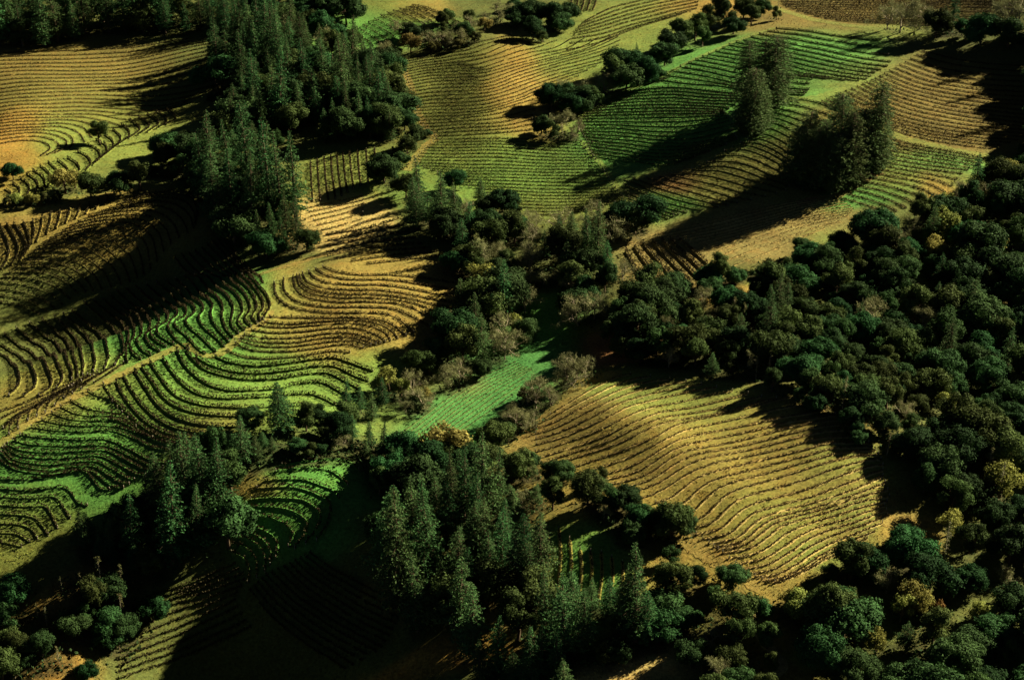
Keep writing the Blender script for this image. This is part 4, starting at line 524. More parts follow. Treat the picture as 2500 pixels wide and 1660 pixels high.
["oak",66,106.8,565.3,7.1,1.25,2.11,24,13,35,0],
["oak",50,100.8,520.9,6.1,1.13,0.33,24,14,35,0],
["oak",11,111.4,525.9,6.1,1.23,6.04,24,18,35,0],
["madrone",25,97.1,490.1,12.9,1.11,3.18,24,9,12,1],
["oak",87,81.4,516.6,10.1,1.25,3.05,24,11,35,1],
["fir",84,84.5,492.1,20.0,1.6,2.79,24,2,6,2],
["willow",75,159.7,574.3,12.9,1.05,2.59,24,2,3,2],
["willow",1,152.6,559.5,10.2,1.01,5.6,24,1,3,1],
["willow",48,155.7,555.2,9.5,1.09,0.43,24,3,3,0],
["snag",83,99.6,441.2,12.1,1.0,4.06,24,5,5,2],
["snag",13,78.5,510.7,9.8,0.91,4.54,24,2,5,1],
["snag",59,75.3,514.9,10.4,1.12,1.15,24,1,5,2],
["snag",56,81.3,469.4,9.3,0.95,3.75,24,4,5,0],
["snag",51,77.1,467.3,8.1,0.95,5.05,24,3,5,0],
["bush",99,93.1,557.3,3.8,1.02,3.64,24,3,5,2],
["bush",75,94.8,552.2,4.5,1.0,0.7,24,4,5,2],
["bush",94,99.3,556.8,3.8,1.07,4.93,24,5,5,1],
["bush",42,83.3,550.8,3.2,0.91,3.78,24,1,5,0],
["bush",8,88.8,550.1,2.5,1.03,5.6,24,2,5,0],
["madrone",69,43.8,384.6,10.8,1.07,5.01,23,1,9,2],
["oak",99,104.7,377.0,6.6,1.33,2.36,23,5,21,0],
["madrone",70,101.3,379.2,5.2,1.07,4.05,23,7,9,0],
["oak",78,108.2,377.2,10.5,1.33,2.63,23,7,21,1],
["laurel",36,90.8,370.0,13.4,1.17,0.8,23,2,5,1],
["oak",23,95.0,372.2,9.9,1.22,3.32,23,4,21,1],
["madrone",89,85.2,369.5,5.2,1.22,0.31,23,4,9,0],
["laurel",52,81.9,350.4,15.2,1.18,3.83,23,1,5,2],
["oak",15,85.8,349.4,12.6,1.34,3.1,23,2,21,2],
["madrone",99,78.8,351.5,11.4,1.23,2.42,23,3,9,2],
["madrone",38,79.5,361.9,7.0,1.2,1.87,23,2,9,1],
["madrone",20,97.8,379.0,3.2,1.05,0.51,23,6,9,0],
["snag",7,117.7,377.3,15.9,0.94,1.69,23,1,3,2],
["snag",27,138.2,415.2,13.1,0.96,2.29,23,2,3,0],
["snag",3,139.1,405.7,14.6,1.01,3.83,23,3,3,1],
["willow",75,141.0,409.7,12.5,1.05,6.06,23,8,9,2],
["willow",99,105.4,358.1,10.4,1.07,6.27,23,5,9,2],
["willow",40,107.8,357.6,7.8,1.04,5.57,23,6,9,1],
["willow",22,101.4,354.2,9.4,1.01,5.1,23,4,9,1],
["willow",73,122.5,355.1,6.7,1.21,1.06,23,7,9,0],
["willow",22,92.7,342.6,7.8,1.03,1.83,23,3,9,0],
["willow",85,74.4,354.9,9.4,1.18,5.81,23,2,9,1],
["willow",85,73.2,358.3,7.4,1.15,2.12,23,1,9,0],
["rust",57,111.6,357.8,4.7,1.01,2.9,23,1,1,2],
["laurel",38,-33.1,806.9,7.6,1.1,4.71,16,2,2,0],
["oak",83,-23.2,800.3,8.8,1.13,0.64,16,3,4,2],
["bush",31,-50.3,805.2,8.0,1.02,0.71,16,2,5,2],
["oak",36,-40.2,802.5,4.7,1.16,6.22,16,2,4,0],
["bare",90,-41.8,810.3,5.9,1.24,3.88,16,4,15,0],
["bare",25,-43.2,819.7,4.2,1.19,5.55,16,3,15,0],
["bare",12,-58.1,812.0,8.4,1.13,1.7,16,1,15,2],
["laurel",93,-34.0,816.5,10.1,1.27,4.51,16,1,2,2],
["madrone",25,-21.1,825.2,7.5,1.08,6.26,16,3,3,1],
["oak",25,0.5,845.7,6.7,1.25,5.09,16,4,4,0],
["bare",49,-20.1,816.4,7.3,1.23,3.9,16,10,15,1],
["bare",22,-9.9,816.3,6.6,1.19,1.74,16,12,15,1],
["bare",96,-48.6,813.7,4.8,1.11,6.19,16,2,15,0],
["madrone",64,-33.3,798.8,5.7,1.17,2.53,16,1,3,0],
["oak",46,-48.9,797.6,10.0,1.27,5.96,16,1,4,2],
["madrone",67,-31.9,824.7,7.9,1.2,4.58,16,2,3,2],
["bare",39,-26.9,812.9,5.0,1.23,4.28,16,8,15,0],
["bare",42,-7.6,839.5,7.8,1.05,3.93,16,13,15,1],
["fir",12,-69.6,438.8,17.9,1.65,2.58,6,20,24,1],
["fir",24,-44.4,461.3,10.0,1.9,0.31,6,23,24,0],
["oak",76,-61.1,450.4,6.1,1.22,0.05,6,5,6,1],
["oak",16,-78.7,438.7,7.6,1.3,1.86,6,3,6,1],
["fir",95,-48.5,466.5,9.4,1.96,3.81,6,22,24,0],
["fir",27,-52.9,460.8,14.4,1.67,2.2,6,21,24,1],
["fir",17,-41.9,473.3,10.2,2.05,5.01,6,24,24,0],
["laurel",68,-62.7,442.4,11.4,1.05,1.82,6,4,4,0],
["oak",98,49.0,367.4,6.1,1.1,1.54,0,10,11,0],
["oak",67,58.7,366.1,6.9,1.32,2.15,0,11,11,1],
["laurel",77,42.6,373.5,7.0,1.14,2.24,0,7,7,1],
["bare",42,18.2,589.1,12.1,1.25,3.67,8,16,24,2],
["fir",4,11.8,572.3,11.3,1.67,5.55,8,14,20,0],
["fir",15,17.9,575.8,16.1,1.66,5.57,8,15,20,1],
["laurel",16,-82.0,414.8,14.7,1.11,2.36,6,2,4,2],
["madrone",23,-95.5,420.0,12.7,1.08,5.37,6,1,3,2],
["oak",59,-109.7,403.8,10.8,1.18,1.46,6,1,6,2],
["laurel",33,-87.4,422.7,15.3,1.11,5.96,6,1,4,2],
["fir",87,-25.3,363.8,26.8,1.42,2.48,15,4,48,2],
["fir",89,-30.4,373.2,42,1.06,4.28,15,2,48,2],
["laurel",52,-37.7,393.0,15.6,1.03,3.81,15,2,6,2],
["fir",42,-34.8,384.4,35.1,1.23,5.3,15,1,48,2],
["laurel",45,11.5,400.7,10.9,1.18,1.76,0,2,7,2],
["oak",67,56.0,328.2,7.3,1.24,3.37,4,3,4,0],
["laurel",29,53.1,359.6,6.8,1.05,1.87,4,2,5,0],
["bare",73,51.2,345.1,8.3,1.14,2.09,4,1,2,0],
["madrone",72,55.4,337.0,7.9,1.22,3.27,4,2,4,0],
["madrone",38,57.5,352.1,12.4,1.25,5.54,4,3,4,2],
["laurel",51,64.9,335.5,6.9,1.04,1.71,4,5,5,0],
["oak",46,64.0,354.5,7.9,1.21,3.81,4,4,4,2],
["laurel",46,65.4,344.4,8.7,1.2,0.73,4,4,5,1],
["bare",87,50.2,332.3,8.8,1.07,0.27,4,2,2,2],
["madrone",20,62.4,325.8,8.8,1.16,1.48,4,4,4,0],
["laurel",13,49.5,325.2,10.0,1.14,2.72,4,1,5,2],
["laurel",90,57.9,343.4,10.5,1.1,3.65,4,3,5,2],
["fir",47,-90.2,399.1,23.5,1.28,5.29,6,12,24,2],
["oak",19,-81.5,400.5,16.2,1.3,5.11,6,2,6,2],
["oak",82,-100.3,379.3,9.1,1.2,4.26,21,11,11,2],
["oak",10,-137.7,369.3,7.6,1.2,0.41,21,1,11,1],
["oak",59,-137.3,377.8,8.5,1.14,2.26,21,2,11,2],
["laurel",38,-92.0,596.8,15.6,1.1,2.9,22,2,2,0],
["fir",43,-100.3,603.0,23.5,1.37,1.53,22,12,22,0],
["fir",48,-99.0,623.6,28.4,1.43,1.89,22,14,22,1],
["oak",46,-111.1,609.7,15.0,1.17,4.25,22,3,6,1],
["oak",67,-105.8,589.7,15.1,1.18,6.15,22,4,6,2],
["fir",96,-114.8,602.5,28.1,1.48,2.8,22,3,22,1],
["fir",93,-120.2,619.7,29.4,1.23,1.37,22,1,22,1],
["fir",6,-93.4,607.8,42,1.12,2.44,22,16,22,2],
["fir",1,-101.7,609.7,26.7,1.37,0.77,22,11,22,1],
["fir",10,-85.8,590.6,19.9,1.36,3.76,22,20,22,0],
["fir",68,-119.0,633.2,25.2,1.26,5.65,22,5,22,1],
["fir",22,-111.3,597.5,21.7,1.34,3.0,22,6,22,0],
["fir",41,-111.2,754.6,33.7,1.13,2.96,11,25,75,2],
["fir",20,-113.2,779.3,26.9,1.35,1.31,11,28,75,2],
["fir",69,-122.4,771.2,27.4,1.37,5.9,11,15,75,2],
["fir",54,-132.5,784.3,23.5,1.11,1.65,11,7,75,1],
["fir",8,-139.9,770.7,25.2,1.26,6.17,11,1,75,2],
["fir",65,-126.6,788.1,26.7,1.1,2.8,11,14,75,2],
["fir",13,-136.6,756.8,26.5,1.42,2.7,11,3,75,2],
["fir",31,-128.3,776.6,29.1,1.28,3.02,11,9,75,2],
["laurel",77,-110.5,739.0,15.5,1.04,6.26,11,1,4,2],
["fir",12,-114.6,771.9,26.2,1.47,1.19,11,24,75,2],
["fir",98,-120.5,721.5,16.5,1.23,2.94,11,10,75,0],
["fir",49,-121.1,731.5,31.2,1.2,5.56,11,11,75,2],
["fir",24,-131.0,764.2,20.0,1.65,1.83,11,5,75,1],
["fir",87,-115.6,764.4,35.9,1.32,4.64,11,23,75,2],
["fir",18,-140.3,780.2,20.8,1.26,4.11,11,2,75,1],
["fir",23,-131.1,752.2,23.9,1.48,2.36,11,4,75,1],
["oak",3,-135.3,743.9,15.0,1.3,5.61,11,1,18,2],
["fir",67,-119.6,782.6,33.3,1.15,1.59,11,22,75,2],
["fir",87,-109.4,762.3,26.3,1.47,3.23,11,30,75,2],
["fir",22,-114.6,730.1,18.3,1.38,6.24,11,19,75,0],
["fir",42,-106.2,746.1,31.3,1.28,6.27,11,32,75,2],
["fir",7,-118.6,756.0,25.0,1.31,0.5,11,18,75,1],
["fir",35,-113.4,710.3,30.3,1.43,1.85,11,16,75,2],
["fir",96,-105.3,706.7,25.1,1.5,4.17,11,26,75,1],
["fir",37,-101.3,694.5,36.7,1.34,6.16,11,31,75,2],
["fir",0,-92.9,705.7,15.3,1.8,3.1,11,40,75,0],
["fir",77,-71.2,689.3,20.3,1.61,4.93,11,59,75,1],
["madrone",90,-107.5,718.6,15.9,1.22,4.93,11,2,14,2],
["fir",15,-63.2,711.7,23.8,1.29,1.47,11,69,75,1],
["madrone",52,-82.2,719.7,15.8,1.23,0.93,11,6,14,2],
["fir",26,-93.1,729.9,27.1,1.44,1.22,11,43,75,2],
["fir",43,-110.6,702.9,21.5,1.44,3.87,11,20,75,1],
["oak",76,-117.9,692.5,14.8,1.33,4.03,11,3,18,1],
["madrone",98,-98.2,744.6,15.3,1.24,2.99,11,4,14,1],
["fir",64,-102.0,728.1,14.7,1.51,2.9,11,33,75,0],
["fir",39,-92.2,697.8,20.1,1.46,4.56,11,39,75,1],
["madrone",11,-80.1,709.3,13.7,1.22,5.77,11,7,14,0],
["fir",66,-80.5,755.7,16.6,1.49,4.61,11,52,75,0],
["madrone",52,-62.3,725.6,12.5,1.04,1.23,11,8,14,0],
["oak",8,-70.6,681.0,15.6,1.13,4.04,11,9,18,2],
["fir",69,-73.9,714.4,36.8,1.12,2.28,11,57,75,2],
["fir",79,-120.2,700.1,19.3,1.38,2.07,11,8,75,1],
["oak",63,-68.2,707.3,15.4,1.18,2.07,11,10,18,2],
["fir",43,-84.7,737.7,25.4,1.47,5.57,11,49,75,2],
["oak",19,-99.7,711.4,16.3,1.24,3.89,11,4,18,2],
["oak",43,-55.9,747.6,14.9,1.14,4.13,11,14,18,1],
["fir",4,-79.4,745.8,16.3,1.54,2.67,11,53,75,0],
["fir",14,-84.7,698.0,16.5,1.55,0.39,11,46,75,0],
["oak",91,-54.6,694.1,15.0,1.17,4.38,11,12,18,1],
["fir",57,-119.7,683.8,21.0,1.44,4.21,11,6,75,1],
["madrone",99,-54.4,685.0,15.5,1.23,0.25,11,9,14,2],
["fir",92,-97.3,758.9,27.4,1.32,1.75,11,41,75,2],
["fir",4,-94.2,737.1,19.1,1.43,4.76,11,42,75,0],
["fir",47,-74.3,754.7,28.4,1.43,3.14,11,61,75,2],
["oak",79,-119.8,706.6,14.8,1.13,2.74,11,2,18,1],
["oak",47,-49.1,701.0,14.1,1.27,5.46,11,15,18,1],
["fir",46,-111.1,696.5,19.2,1.44,2.39,11,17,75,0],
["fir",23,-107.9,687.6,21.3,1.52,4.25,11,21,75,1],
["oak",53,-67.3,744.7,16.1,1.23,1.52,11,11,18,2],
["fir",87,-53.6,707.5,16.1,1.58,5.61,11,74,75,0],
["fir",89,-73.9,731.6,28.6,1.44,3.41,11,60,75,2],
["oak",91,-89.2,744.0,15.4,1.33,4.06,11,7,18,2],
["fir",75,-113.4,683.0,18.3,1.61,5.89,11,13,75,0],
["fir",6,-104.6,754.8,23.4,1.48,0.4,11,35,75,1],
["fir",99,-56.8,713.7,19.7,1.48,4.86,11,73,75,1],
["madrone",84,-90.1,718.5,15.7,1.04,1.86,11,5,14,2],
["madrone",23,-94.8,690.4,13.9,1.28,3.78,11,3,14,1],
["fir",37,-74.9,724.1,21.8,1.45,3.69,11,55,75,1],
["fir",84,-101.0,735.8,25.3,1.26,1.97,11,36,75,2],
["fir",98,-108.1,730.7,21.4,1.27,2.16,11,27,75,1],
["madrone",78,-56.3,720.4,15.7,1.22,2.05,11,10,14,2],
["fir",10,-77.4,696.0,13.6,1.54,1.35,11,51,75,0],
["fir",80,-67.8,716.4,15.6,1.81,3.02,11,65,75,0],
["oak",21,-96.7,724.7,13.6,1.28,2.7,11,5,18,1],
["fir",61,-65.8,732.9,18.3,1.64,5.48,11,68,75,0],
["fir",4,-99.1,702.9,19.3,1.46,2.76,11,34,75,1],
["fir",1,-86.5,704.7,24.3,1.55,3.53,11,45,75,1],
["madrone",97,-124.4,679.4,14.8,1.05,2.21,11,1,14,1],
["fir",63,-79.6,679.5,15.8,1.48,0.9,11,48,75,0],
["fir",42,-36.5,594.6,21.7,1.51,0.74,8,3,20,2],
["madrone",63,-42.0,621.5,11.1,1.19,4.05,8,1,8,0],
["oak",61,221.0,672.6,15.5,1.08,4.44,12,4,8,2],
["oak",92,236.4,720.6,15.1,1.11,2.0,12,6,8,1],
["oak",98,239.6,680.4,15.6,1.1,0.82,12,8,8,2],
["madrone",17,248.0,713.0,15.4,1.24,0.55,12,2,3,2],
["fir",3,238.1,741.8,24.8,1.51,3.91,12,1,6,1],
["oak",50,247.3,748.3,14.5,1.3,4.84,12,7,8,0],
["madrone",49,258.1,751.3,15.1,1.22,5.72,12,3,3,1],
["fir",74,248.7,729.3,30.1,1.36,6.26,12,4,6,2],
["fir",75,236.1,709.1,17.9,1.49,0.07,12,3,6,0],
["oak",0,228.6,698.1,15.4,1.17,2.1,12,5,8,2],
["fir",47,232.9,664.1,21.9,1.59,4.51,12,5,6,0],
["laurel",55,240.0,691.7,16.2,1.27,1.27,12,5,5,2],
["fir",79,227.0,687.1,25.7,1.46,3.94,12,2,6,2],
["laurel",89,236.5,731.9,15.1,1.1,5.0,12,3,5,2],
["fir",93,245.2,701.9,22.5,1.47,1.23,12,6,6,1],
["laurel",91,239.0,756.0,14.6,1.06,0.54,12,2,5,0],
["laurel",28,219.9,660.1,14.7,1.19,1.72,12,4,5,1],
["laurel",44,123.2,547.6,13.4,1.12,5.03,24,13,18,2],
["oak",68,104.9,499.1,8.8,1.26,0.89,24,16,35,1],
["oak",45,41.9,533.8,7.4,1.23,1.76,24,1,35,0],
["bare",37,146.1,575.3,10.3,1.24,0.71,24,9,11,2],
["laurel",19,128.6,517.7,10.8,1.15,0.36,24,14,18,1],
["laurel",67,37.3,519.1,12.4,1.03,3.23,24,2,18,1],
["oak",53,55.9,519.8,6.6,1.33,2.41,24,5,35,0],
["oak",95,125.2,534.0,8.0,1.1,2.56,24,25,35,0],
["madrone",28,44.1,526.3,15.1,1.11,2.45,24,1,12,2],
["oak",12,121.1,518.4,10.1,1.19,6.0,24,24,35,1],
["bare",59,66.6,510.3,7.4,1.08,3.86,24,3,11,0],
["oak",23,74.1,523.2,9.7,1.28,5.01,24,9,35,1],
["bare",75,66.6,527.2,9.8,1.16,4.71,24,2,11,2],
["laurel",18,72.2,505.0,11.7,1.08,1.16,24,6,18,1],
["oak",90,69.5,535.0,8.2,1.12,3.49,24,8,35,0],
["madrone",38,49.3,536.5,15.0,1.23,2.52,24,3,12,2],
["fir",31,87.2,507.0,17.7,1.47,1.22,24,3,6,1],
["laurel",33,59.4,509.9,13.2,1.1,0.82,24,4,18,2],
["madrone",48,134.3,562.6,13.7,1.1,5.49,24,12,12,2],
["laurel",40,136.7,512.7,15.7,1.05,0.57,24,17,18,2],
["laurel",9,139.3,523.4,9.8,1.14,0.86,24,18,18,0],
["madrone",92,106.9,506.5,11.6,1.13,4.8,24,10,12,1],
["laurel",32,117.7,541.4,10.6,1.04,1.65,24,12,18,1],
["oak",70,133.7,548.0,11.4,1.28,2.22,24,29,35,2],
["oak",66,111.3,513.5,8.8,1.21,1.1,24,19,35,1],
["oak",10,41.9,505.5,15.1,1.2,1.37,24,2,35,2],
["fir",4,116.5,504.1,12.4,1.86,2.79,24,6,6,0],
["laurel",80,116.3,558.2,9.3,1.16,4.02,24,11,18,0],
["oak",75,48.2,519.2,13.5,1.16,1.7,24,3,35,2],
["bare",39,122.8,509.2,12.9,1.19,3.32,24,7,11,2],
["bare",45,137.4,504.7,11.7,1.08,0.87,24,11,11,2],
["laurel",25,141.0,551.6,11.7,1.2,0.86,24,16,18,1],
["oak",52,100.7,535.0,12.8,1.24,2.89,24,12,35,2],
["oak",93,128.3,503.1,9.6,1.14,1.62,24,31,35,1],
["laurel",62,84.0,499.7,10.1,1.27,4.46,24,8,18,0],
["bare",85,143.0,534.8,5.9,1.12,5.13,24,10,11,0],
["laurel",15,130.4,525.9,15.9,1.25,0.72,24,15,18,2],
["bare",33,141.6,565.6,9.6,1.09,4.15,24,8,11,1],
["oak",54,107.4,555.2,10.0,1.17,3.96,24,15,35,1],
["oak",59,115.6,497.0,10.9,1.08,1.09,24,23,35,2],
["fir",63,93.8,518.3,13.0,1.78,5.29,24,5,6,1],
["oak",52,120.2,565.0,9.5,1.15,0.79,24,20,35,1],
["oak",10,135.4,533.1,8.6,1.33,0.09,24,32,35,1],
["madrone",43,98.9,509.6,11.2,1.15,4.87,24,8,12,0],
["laurel",22,90.8,532.5,15.0,1.21,0.29,24,9,18,2],
["madrone",35,113.6,534.6,12.5,1.18,4.53,24,11,12,1],
["oak",50,131.4,555.6,8.3,1.19,4.68,24,27,35,0],
["bare",77,94.5,502.5,6.0,1.17,3.16,24,6,11,0],
["oak",19,119.2,526.4,10.2,1.27,3.35,24,22,35,1],
["laurel",73,33.5,509.6,8.8,1.21,0.62,24,1,18,0],
["oak",63,124.9,495.7,9.6,1.29,0.91,24,30,35,1],
["madrone",92,98.8,544.8,10.6,1.07,3.12,24,7,12,0],
["oak",20,57.6,535.4,10.5,1.2,4.31,24,6,35,2],
["oak",62,144.2,558.4,9.8,1.16,4.06,24,34,35,1],
["fir",48,75.8,495.7,12.8,1.95,5.72,24,1,6,0],
["bare",68,68.2,518.0,7.4,1.18,4.42,24,4,11,0],
["oak",70,138.9,542.3,11.5,1.09,0.29,24,33,35,2],
["fir",50,89.6,514.1,18.8,1.67,4.94,24,4,6,2],
["laurel",76,52.1,502.2,9.0,1.18,0.13,24,3,18,0],
["oak",63,52.3,529.6,11.0,1.26,4.03,24,4,35,2],
["madrone",42,65.4,498.3,10.7,1.25,6.21,24,4,12,0],
["madrone",46,90.1,494.2,13.8,1.19,4.44,24,5,12,2],
["bare",89,77.0,530.0,8.1,1.15,5.04,24,5,11,1],
["oak",89,130.2,539.9,12.2,1.28,0.11,24,28,35,2],
["oak",59,132.6,569.8,14.6,1.22,4.69,24,26,35,2],
["bare",9,50.9,511.8,7.5,1.11,6.06,24,1,11,1],
["oak",69,133.7,497.9,7.8,1.31,3.99,24,35,35,0],
["oak",53,124.2,558.9,9.2,1.16,3.88,24,21,35,1],
["madrone",34,95.0,525.6,11.5,1.22,5.95,24,6,12,0],
["madrone",23,43.6,513.5,12.2,1.1,5.07,24,2,12,1],
["madrone",25,65.6,490.1,10.0,1.22,1.35,25,3,16,1],
["oak",51,98.3,476.9,10.4,1.1,4.9,25,8,20,2],
["laurel",60,49.9,491.8,11.8,1.19,0.58,25,1,13,2],
["madrone",80,122.8,456.1,9.3,1.06,3.18,25,14,16,1],
["oak",1,103.2,484.7,10.2,1.3,5.48,25,9,20,2],
["laurel",87,82.0,485.2,8.1,1.17,0.42,25,3,13,1],
["madrone",39,123.8,447.2,7.2,1.14,1.65,25,15,16,0],
["madrone",44,104.2,467.0,9.5,1.26,3.56,25,9,16,1],
["oak",97,106.4,439.3,11.6,1.3,1.78,25,14,20,2],
["oak",82,73.5,488.9,11.3,1.09,3.09,25,3,20,2],
["oak",15,109.2,479.0,7.7,1.11,5.77,25,12,20,0],
["oak",30,89.6,479.3,10.3,1.13,2.5,25,4,20,2],
["bare",99,75.8,478.4,6.4,1.16,6.08,25,2,3,0],
["madrone",76,57.5,490.3,13.2,1.15,2.8,25,2,16,2],
["laurel",62,120.0,474.7,10.1,1.2,4.11,25,11,13,1],
["oak",1,100.7,452.6,8.4,1.18,4.83,25,10,20,1],
["laurel",76,80.5,455.8,8.5,1.15,6.27,25,4,13,1],
["oak",16,115.9,454.6,7.1,1.29,5.12,25,17,20,0],
["madrone",59,69.7,470.4,6.5,1.08,1.11,25,5,16,0],
["snag",76,109.8,421.6,8.2,0.96,1.38,25,1,1,2],
["laurel",41,98.9,460.6,8.7,1.05,4.19,25,7,13,1],
["laurel",94,59.6,482.7,10.6,1.27,5.61,25,2,13,2],
["madrone",19,126.8,486.2,11.7,1.21,0.4,25,13,16,2],
["laurel",96,118.6,432.1,7.7,1.18,5.28,25,13,13,0],
["madrone",24,95.3,446.8,9.4,1.14,4.8,25,8,16,1],
["oak",28,110.4,430.0,8.5,1.24,5.57,25,16,20,1],
["madrone",31,134.7,489.7,10.1,1.17,2.5,25,16,16,2],
["laurel",72,114.1,445.8,11.1,1.25,1.6,25,10,13,2],
["laurel",34,108.7,492.2,11.6,1.11,6.0,25,8,13,2],
["madrone",36,108.7,450.6,8.9,1.21,4.55,25,11,16,1],
["laurel",36,119.3,485.5,7.1,1.16,5.06,25,9,13,0],
["madrone",7,108.1,458.1,9.0,1.19,2.64,25,10,16,1],
["laurel",93,127.6,475.0,7.6,1.22,2.74,25,12,13,0],
["oak",69,42.4,491.1,8.6,1.2,1.06,25,1,20,1],
["oak",66,89.8,461.8,10.6,1.34,4.68,25,5,20,2],
["madrone",35,70.2,482.6,8.8,1.06,0.53,25,4,16,0],
["oak",30,100.4,431.3,7.0,1.13,1.1,25,11,20,0],
["laurel",55,87.1,446.4,5.6,1.06,3.11,25,5,13,0],
["oak",80,114.8,469.2,8.1,1.34,0.38,25,15,20,1],
["laurel",91,90.9,453.1,9.2,1.24,3.34,25,6,13,1],
["madrone",1,36.7,498.0,8.1,1.15,5.99,25,1,16,0],
["oak",95,91.4,440.7,5.9,1.26,1.8,25,7,20,0],
["bare",50,120.2,440.3,8.0,1.08,1.95,25,3,3,1],
["oak",41,122.8,464.6,8.1,1.2,3.05,25,18,20,1],
["oak",15,94.5,470.2,6.7,1.26,2.67,25,6,20,0],
["oak",35,117.1,423.3,10.1,1.28,5.44,25,19,20,1],
["bare",64,51.2,484.8,8.2,1.19,2.58,25,1,3,2],
["oak",27,101.6,424.3,4.6,1.08,5.24,25,13,20,0],
["fir",79,63.9,474.2,8.4,1.96,5.18,25,1,1,2],
["madrone",36,82.9,476.8,13.5,1.21,4.69,25,6,16,2],
["madrone",32,89.5,486.5,11.9,1.06,2.18,25,7,16,2],
["oak",21,57.1,497.3,8.3,1.28,1.15,25,2,20,1],
["oak",89,132.9,482.4,6.2,1.18,2.98,25,20,20,0],
["madrone",0,116.1,462.1,8.9,1.09,2.32,25,12,16,0],
["madrone",42,170.9,582.5,10.3,1.27,6.18,10,3,12,0],
["oak",91,169.8,542.7,13.6,1.33,6.23,10,13,25,1],
["oak",54,156.5,524.4,12.0,1.24,4.39,10,5,25,1],
["oak",13,174.1,570.3,7.7,1.32,3.33,10,11,25,0],
["madrone",24,165.3,473.6,15.5,1.05,4.91,10,9,12,2],
["fir",11,142.1,485.2,18.3,1.55,3.31,10,4,8,2],
["oak",22,190.0,592.7,15.7,1.26,6.21,10,15,25,2],
["madrone",21,198.8,612.2,14.0,1.11,0.87,10,7,12,1],
["laurel",57,198.4,594.5,10.0,1.1,3.78,10,13,18,0],
["bare",34,184.0,604.1,10.5,1.25,0.35,10,3,4,0],
["oak",49,162.0,584.8,12.2,1.27,3.15,10,3,25,1],
["oak",13,170.5,506.9,10.5,1.24,2.45,10,18,25,0],
["oak",8,149.0,478.1,12.6,1.08,4.4,10,7,25,1],
["madrone",89,145.9,514.8,14.9,1.09,4.08,10,1,12,2],
["willow",97,196.4,624.0,9.1,1.23,3.27,10,4,4,2],
["oak",12,178.1,538.0,15.1,1.31,2.94,10,17,25,2],
["oak",37,219.4,651.4,15.7,1.32,2.87,10,24,25,2],
["oak",84,174.8,481.4,10.9,1.25,5.06,10,25,25,1],
["oak",90,167.8,523.4,9.8,1.08,2.09,10,14,25,0],
["fir",36,151.2,538.2,14.6,1.59,4.53,10,3,8,0],
["oak",7,207.7,638.8,10.3,1.1,5.49,10,20,25,0],
["laurel",94,176.3,548.3,9.5,1.07,5.15,10,7,18,0],
["madrone",15,214.2,632.7,10.9,1.14,5.6,10,11,12,1],
["bare",22,148.5,504.5,8.3,1.22,5.11,10,1,4,0],
["oak",62,154.7,488.7,10.5,1.26,3.1,10,10,25,0],
["laurel",97,172.1,498.1,14.8,1.07,0.81,10,11,18,2],
["oak",5,150.8,468.2,11.3,1.21,4.96,10,12,25,1],
["bare",14,173.5,604.3,11.2,1.24,3.45,10,2,4,2],
["fir",76,153.7,568.1,18.3,1.41,4.24,10,1,8,2],
["willow",26,176.9,561.5,9.9,1.12,6.16,10,2,4,2],
["oak",62,175.5,528.7,15.6,1.32,6.1,10,16,25,2],
["laurel",33,181.1,508.5,12.5,1.26,1.84,10,18,18,1],
["laurel",27,191.1,551.5,12.3,1.24,4.2,10,16,18,1],
["fir",29,180.6,613.0,16.5,1.58,4.03,10,6,8,1],
["willow",10,164.4,594.1,9.1,1.03,0.73,10,1,4,0],
["laurel",71,184.0,568.2,14.5,1.06,5.12,10,8,18,2],
["oak",58,158.2,536.7,12.7,1.31,2.43,10,4,25,1],
["laurel",3,182.7,586.7,13.3,1.06,2.73,10,5,18,1],
["willow",82,166.0,514.9,9.0,1.12,0.82,10,3,4,0],
["madrone",26,189.2,536.4,16.1,1.28,3.53,10,12,12,2],
["laurel",79,144.1,495.6,15.5,1.08,0.63,10,2,18,2],
["fir",26,160.3,480.9,17.5,1.47,1.19,10,8,8,1],
["laurel",8,166.9,488.2,7.9,1.12,5.07,10,9,18,0],
["fir",80,181.6,595.3,13.9,1.59,1.35,10,7,8,0],
["madrone",10,184.5,521.0,10.7,1.13,3.32,10,10,12,0],
["oak",14,135.3,470.1,12.1,1.2,0.52,10,2,25,1],
["oak",54,200.8,584.4,14.8,1.24,6.09,10,22,25,2],
["oak",42,167.9,556.8,16.2,1.14,0.71,10,8,25,2],
["madrone",21,189.6,617.2,12.6,1.25,4.41,10,4,12,1],
["oak",86,157.3,505.6,14.3,1.3,5.62,10,9,25,2],
["oak",43,203.7,629.6,9.2,1.27,1.11,10,19,25,0],
["bare",5,207.0,608.9,13.5,1.08,3.04,10,4,4,2],
["laurel",1,191.6,560.8,10.1,1.06,1.17,10,14,18,0],
["madrone",20,192.2,581.2,14.2,1.17,0.4,10,8,12,2],
["oak",2,207.0,618.2,9.0,1.25,5.12,10,21,25,0],
["laurel",46,165.6,532.2,12.2,1.03,3.09,10,4,18,1],
["laurel",47,194.0,569.1,9.9,1.18,1.91,10,15,18,0],
["laurel",52,215.5,643.4,15.1,1.19,3.06,10,17,18,2],
["oak",55,151.2,547.4,8.7,1.16,0.76,10,1,25,0],
["oak",2,205.2,600.1,14.0,1.15,2.67,10,23,25,2],
["laurel",85,175.1,515.6,13.0,1.24,4.57,10,10,18,1],
["madrone",36,161.8,548.7,12.2,1.04,4.49,10,2,12,1],
["madrone",4,183.3,576.9,9.1,1.13,1.9,10,5,12,0],
["laurel",73,162.0,497.4,12.7,1.18,2.17,10,6,18,1],
["laurel",81,172.7,591.6,15.4,1.22,1.93,10,3,18,2],
["laurel",3,153.5,581.6,14.8,1.15,3.09,10,1,18,2],
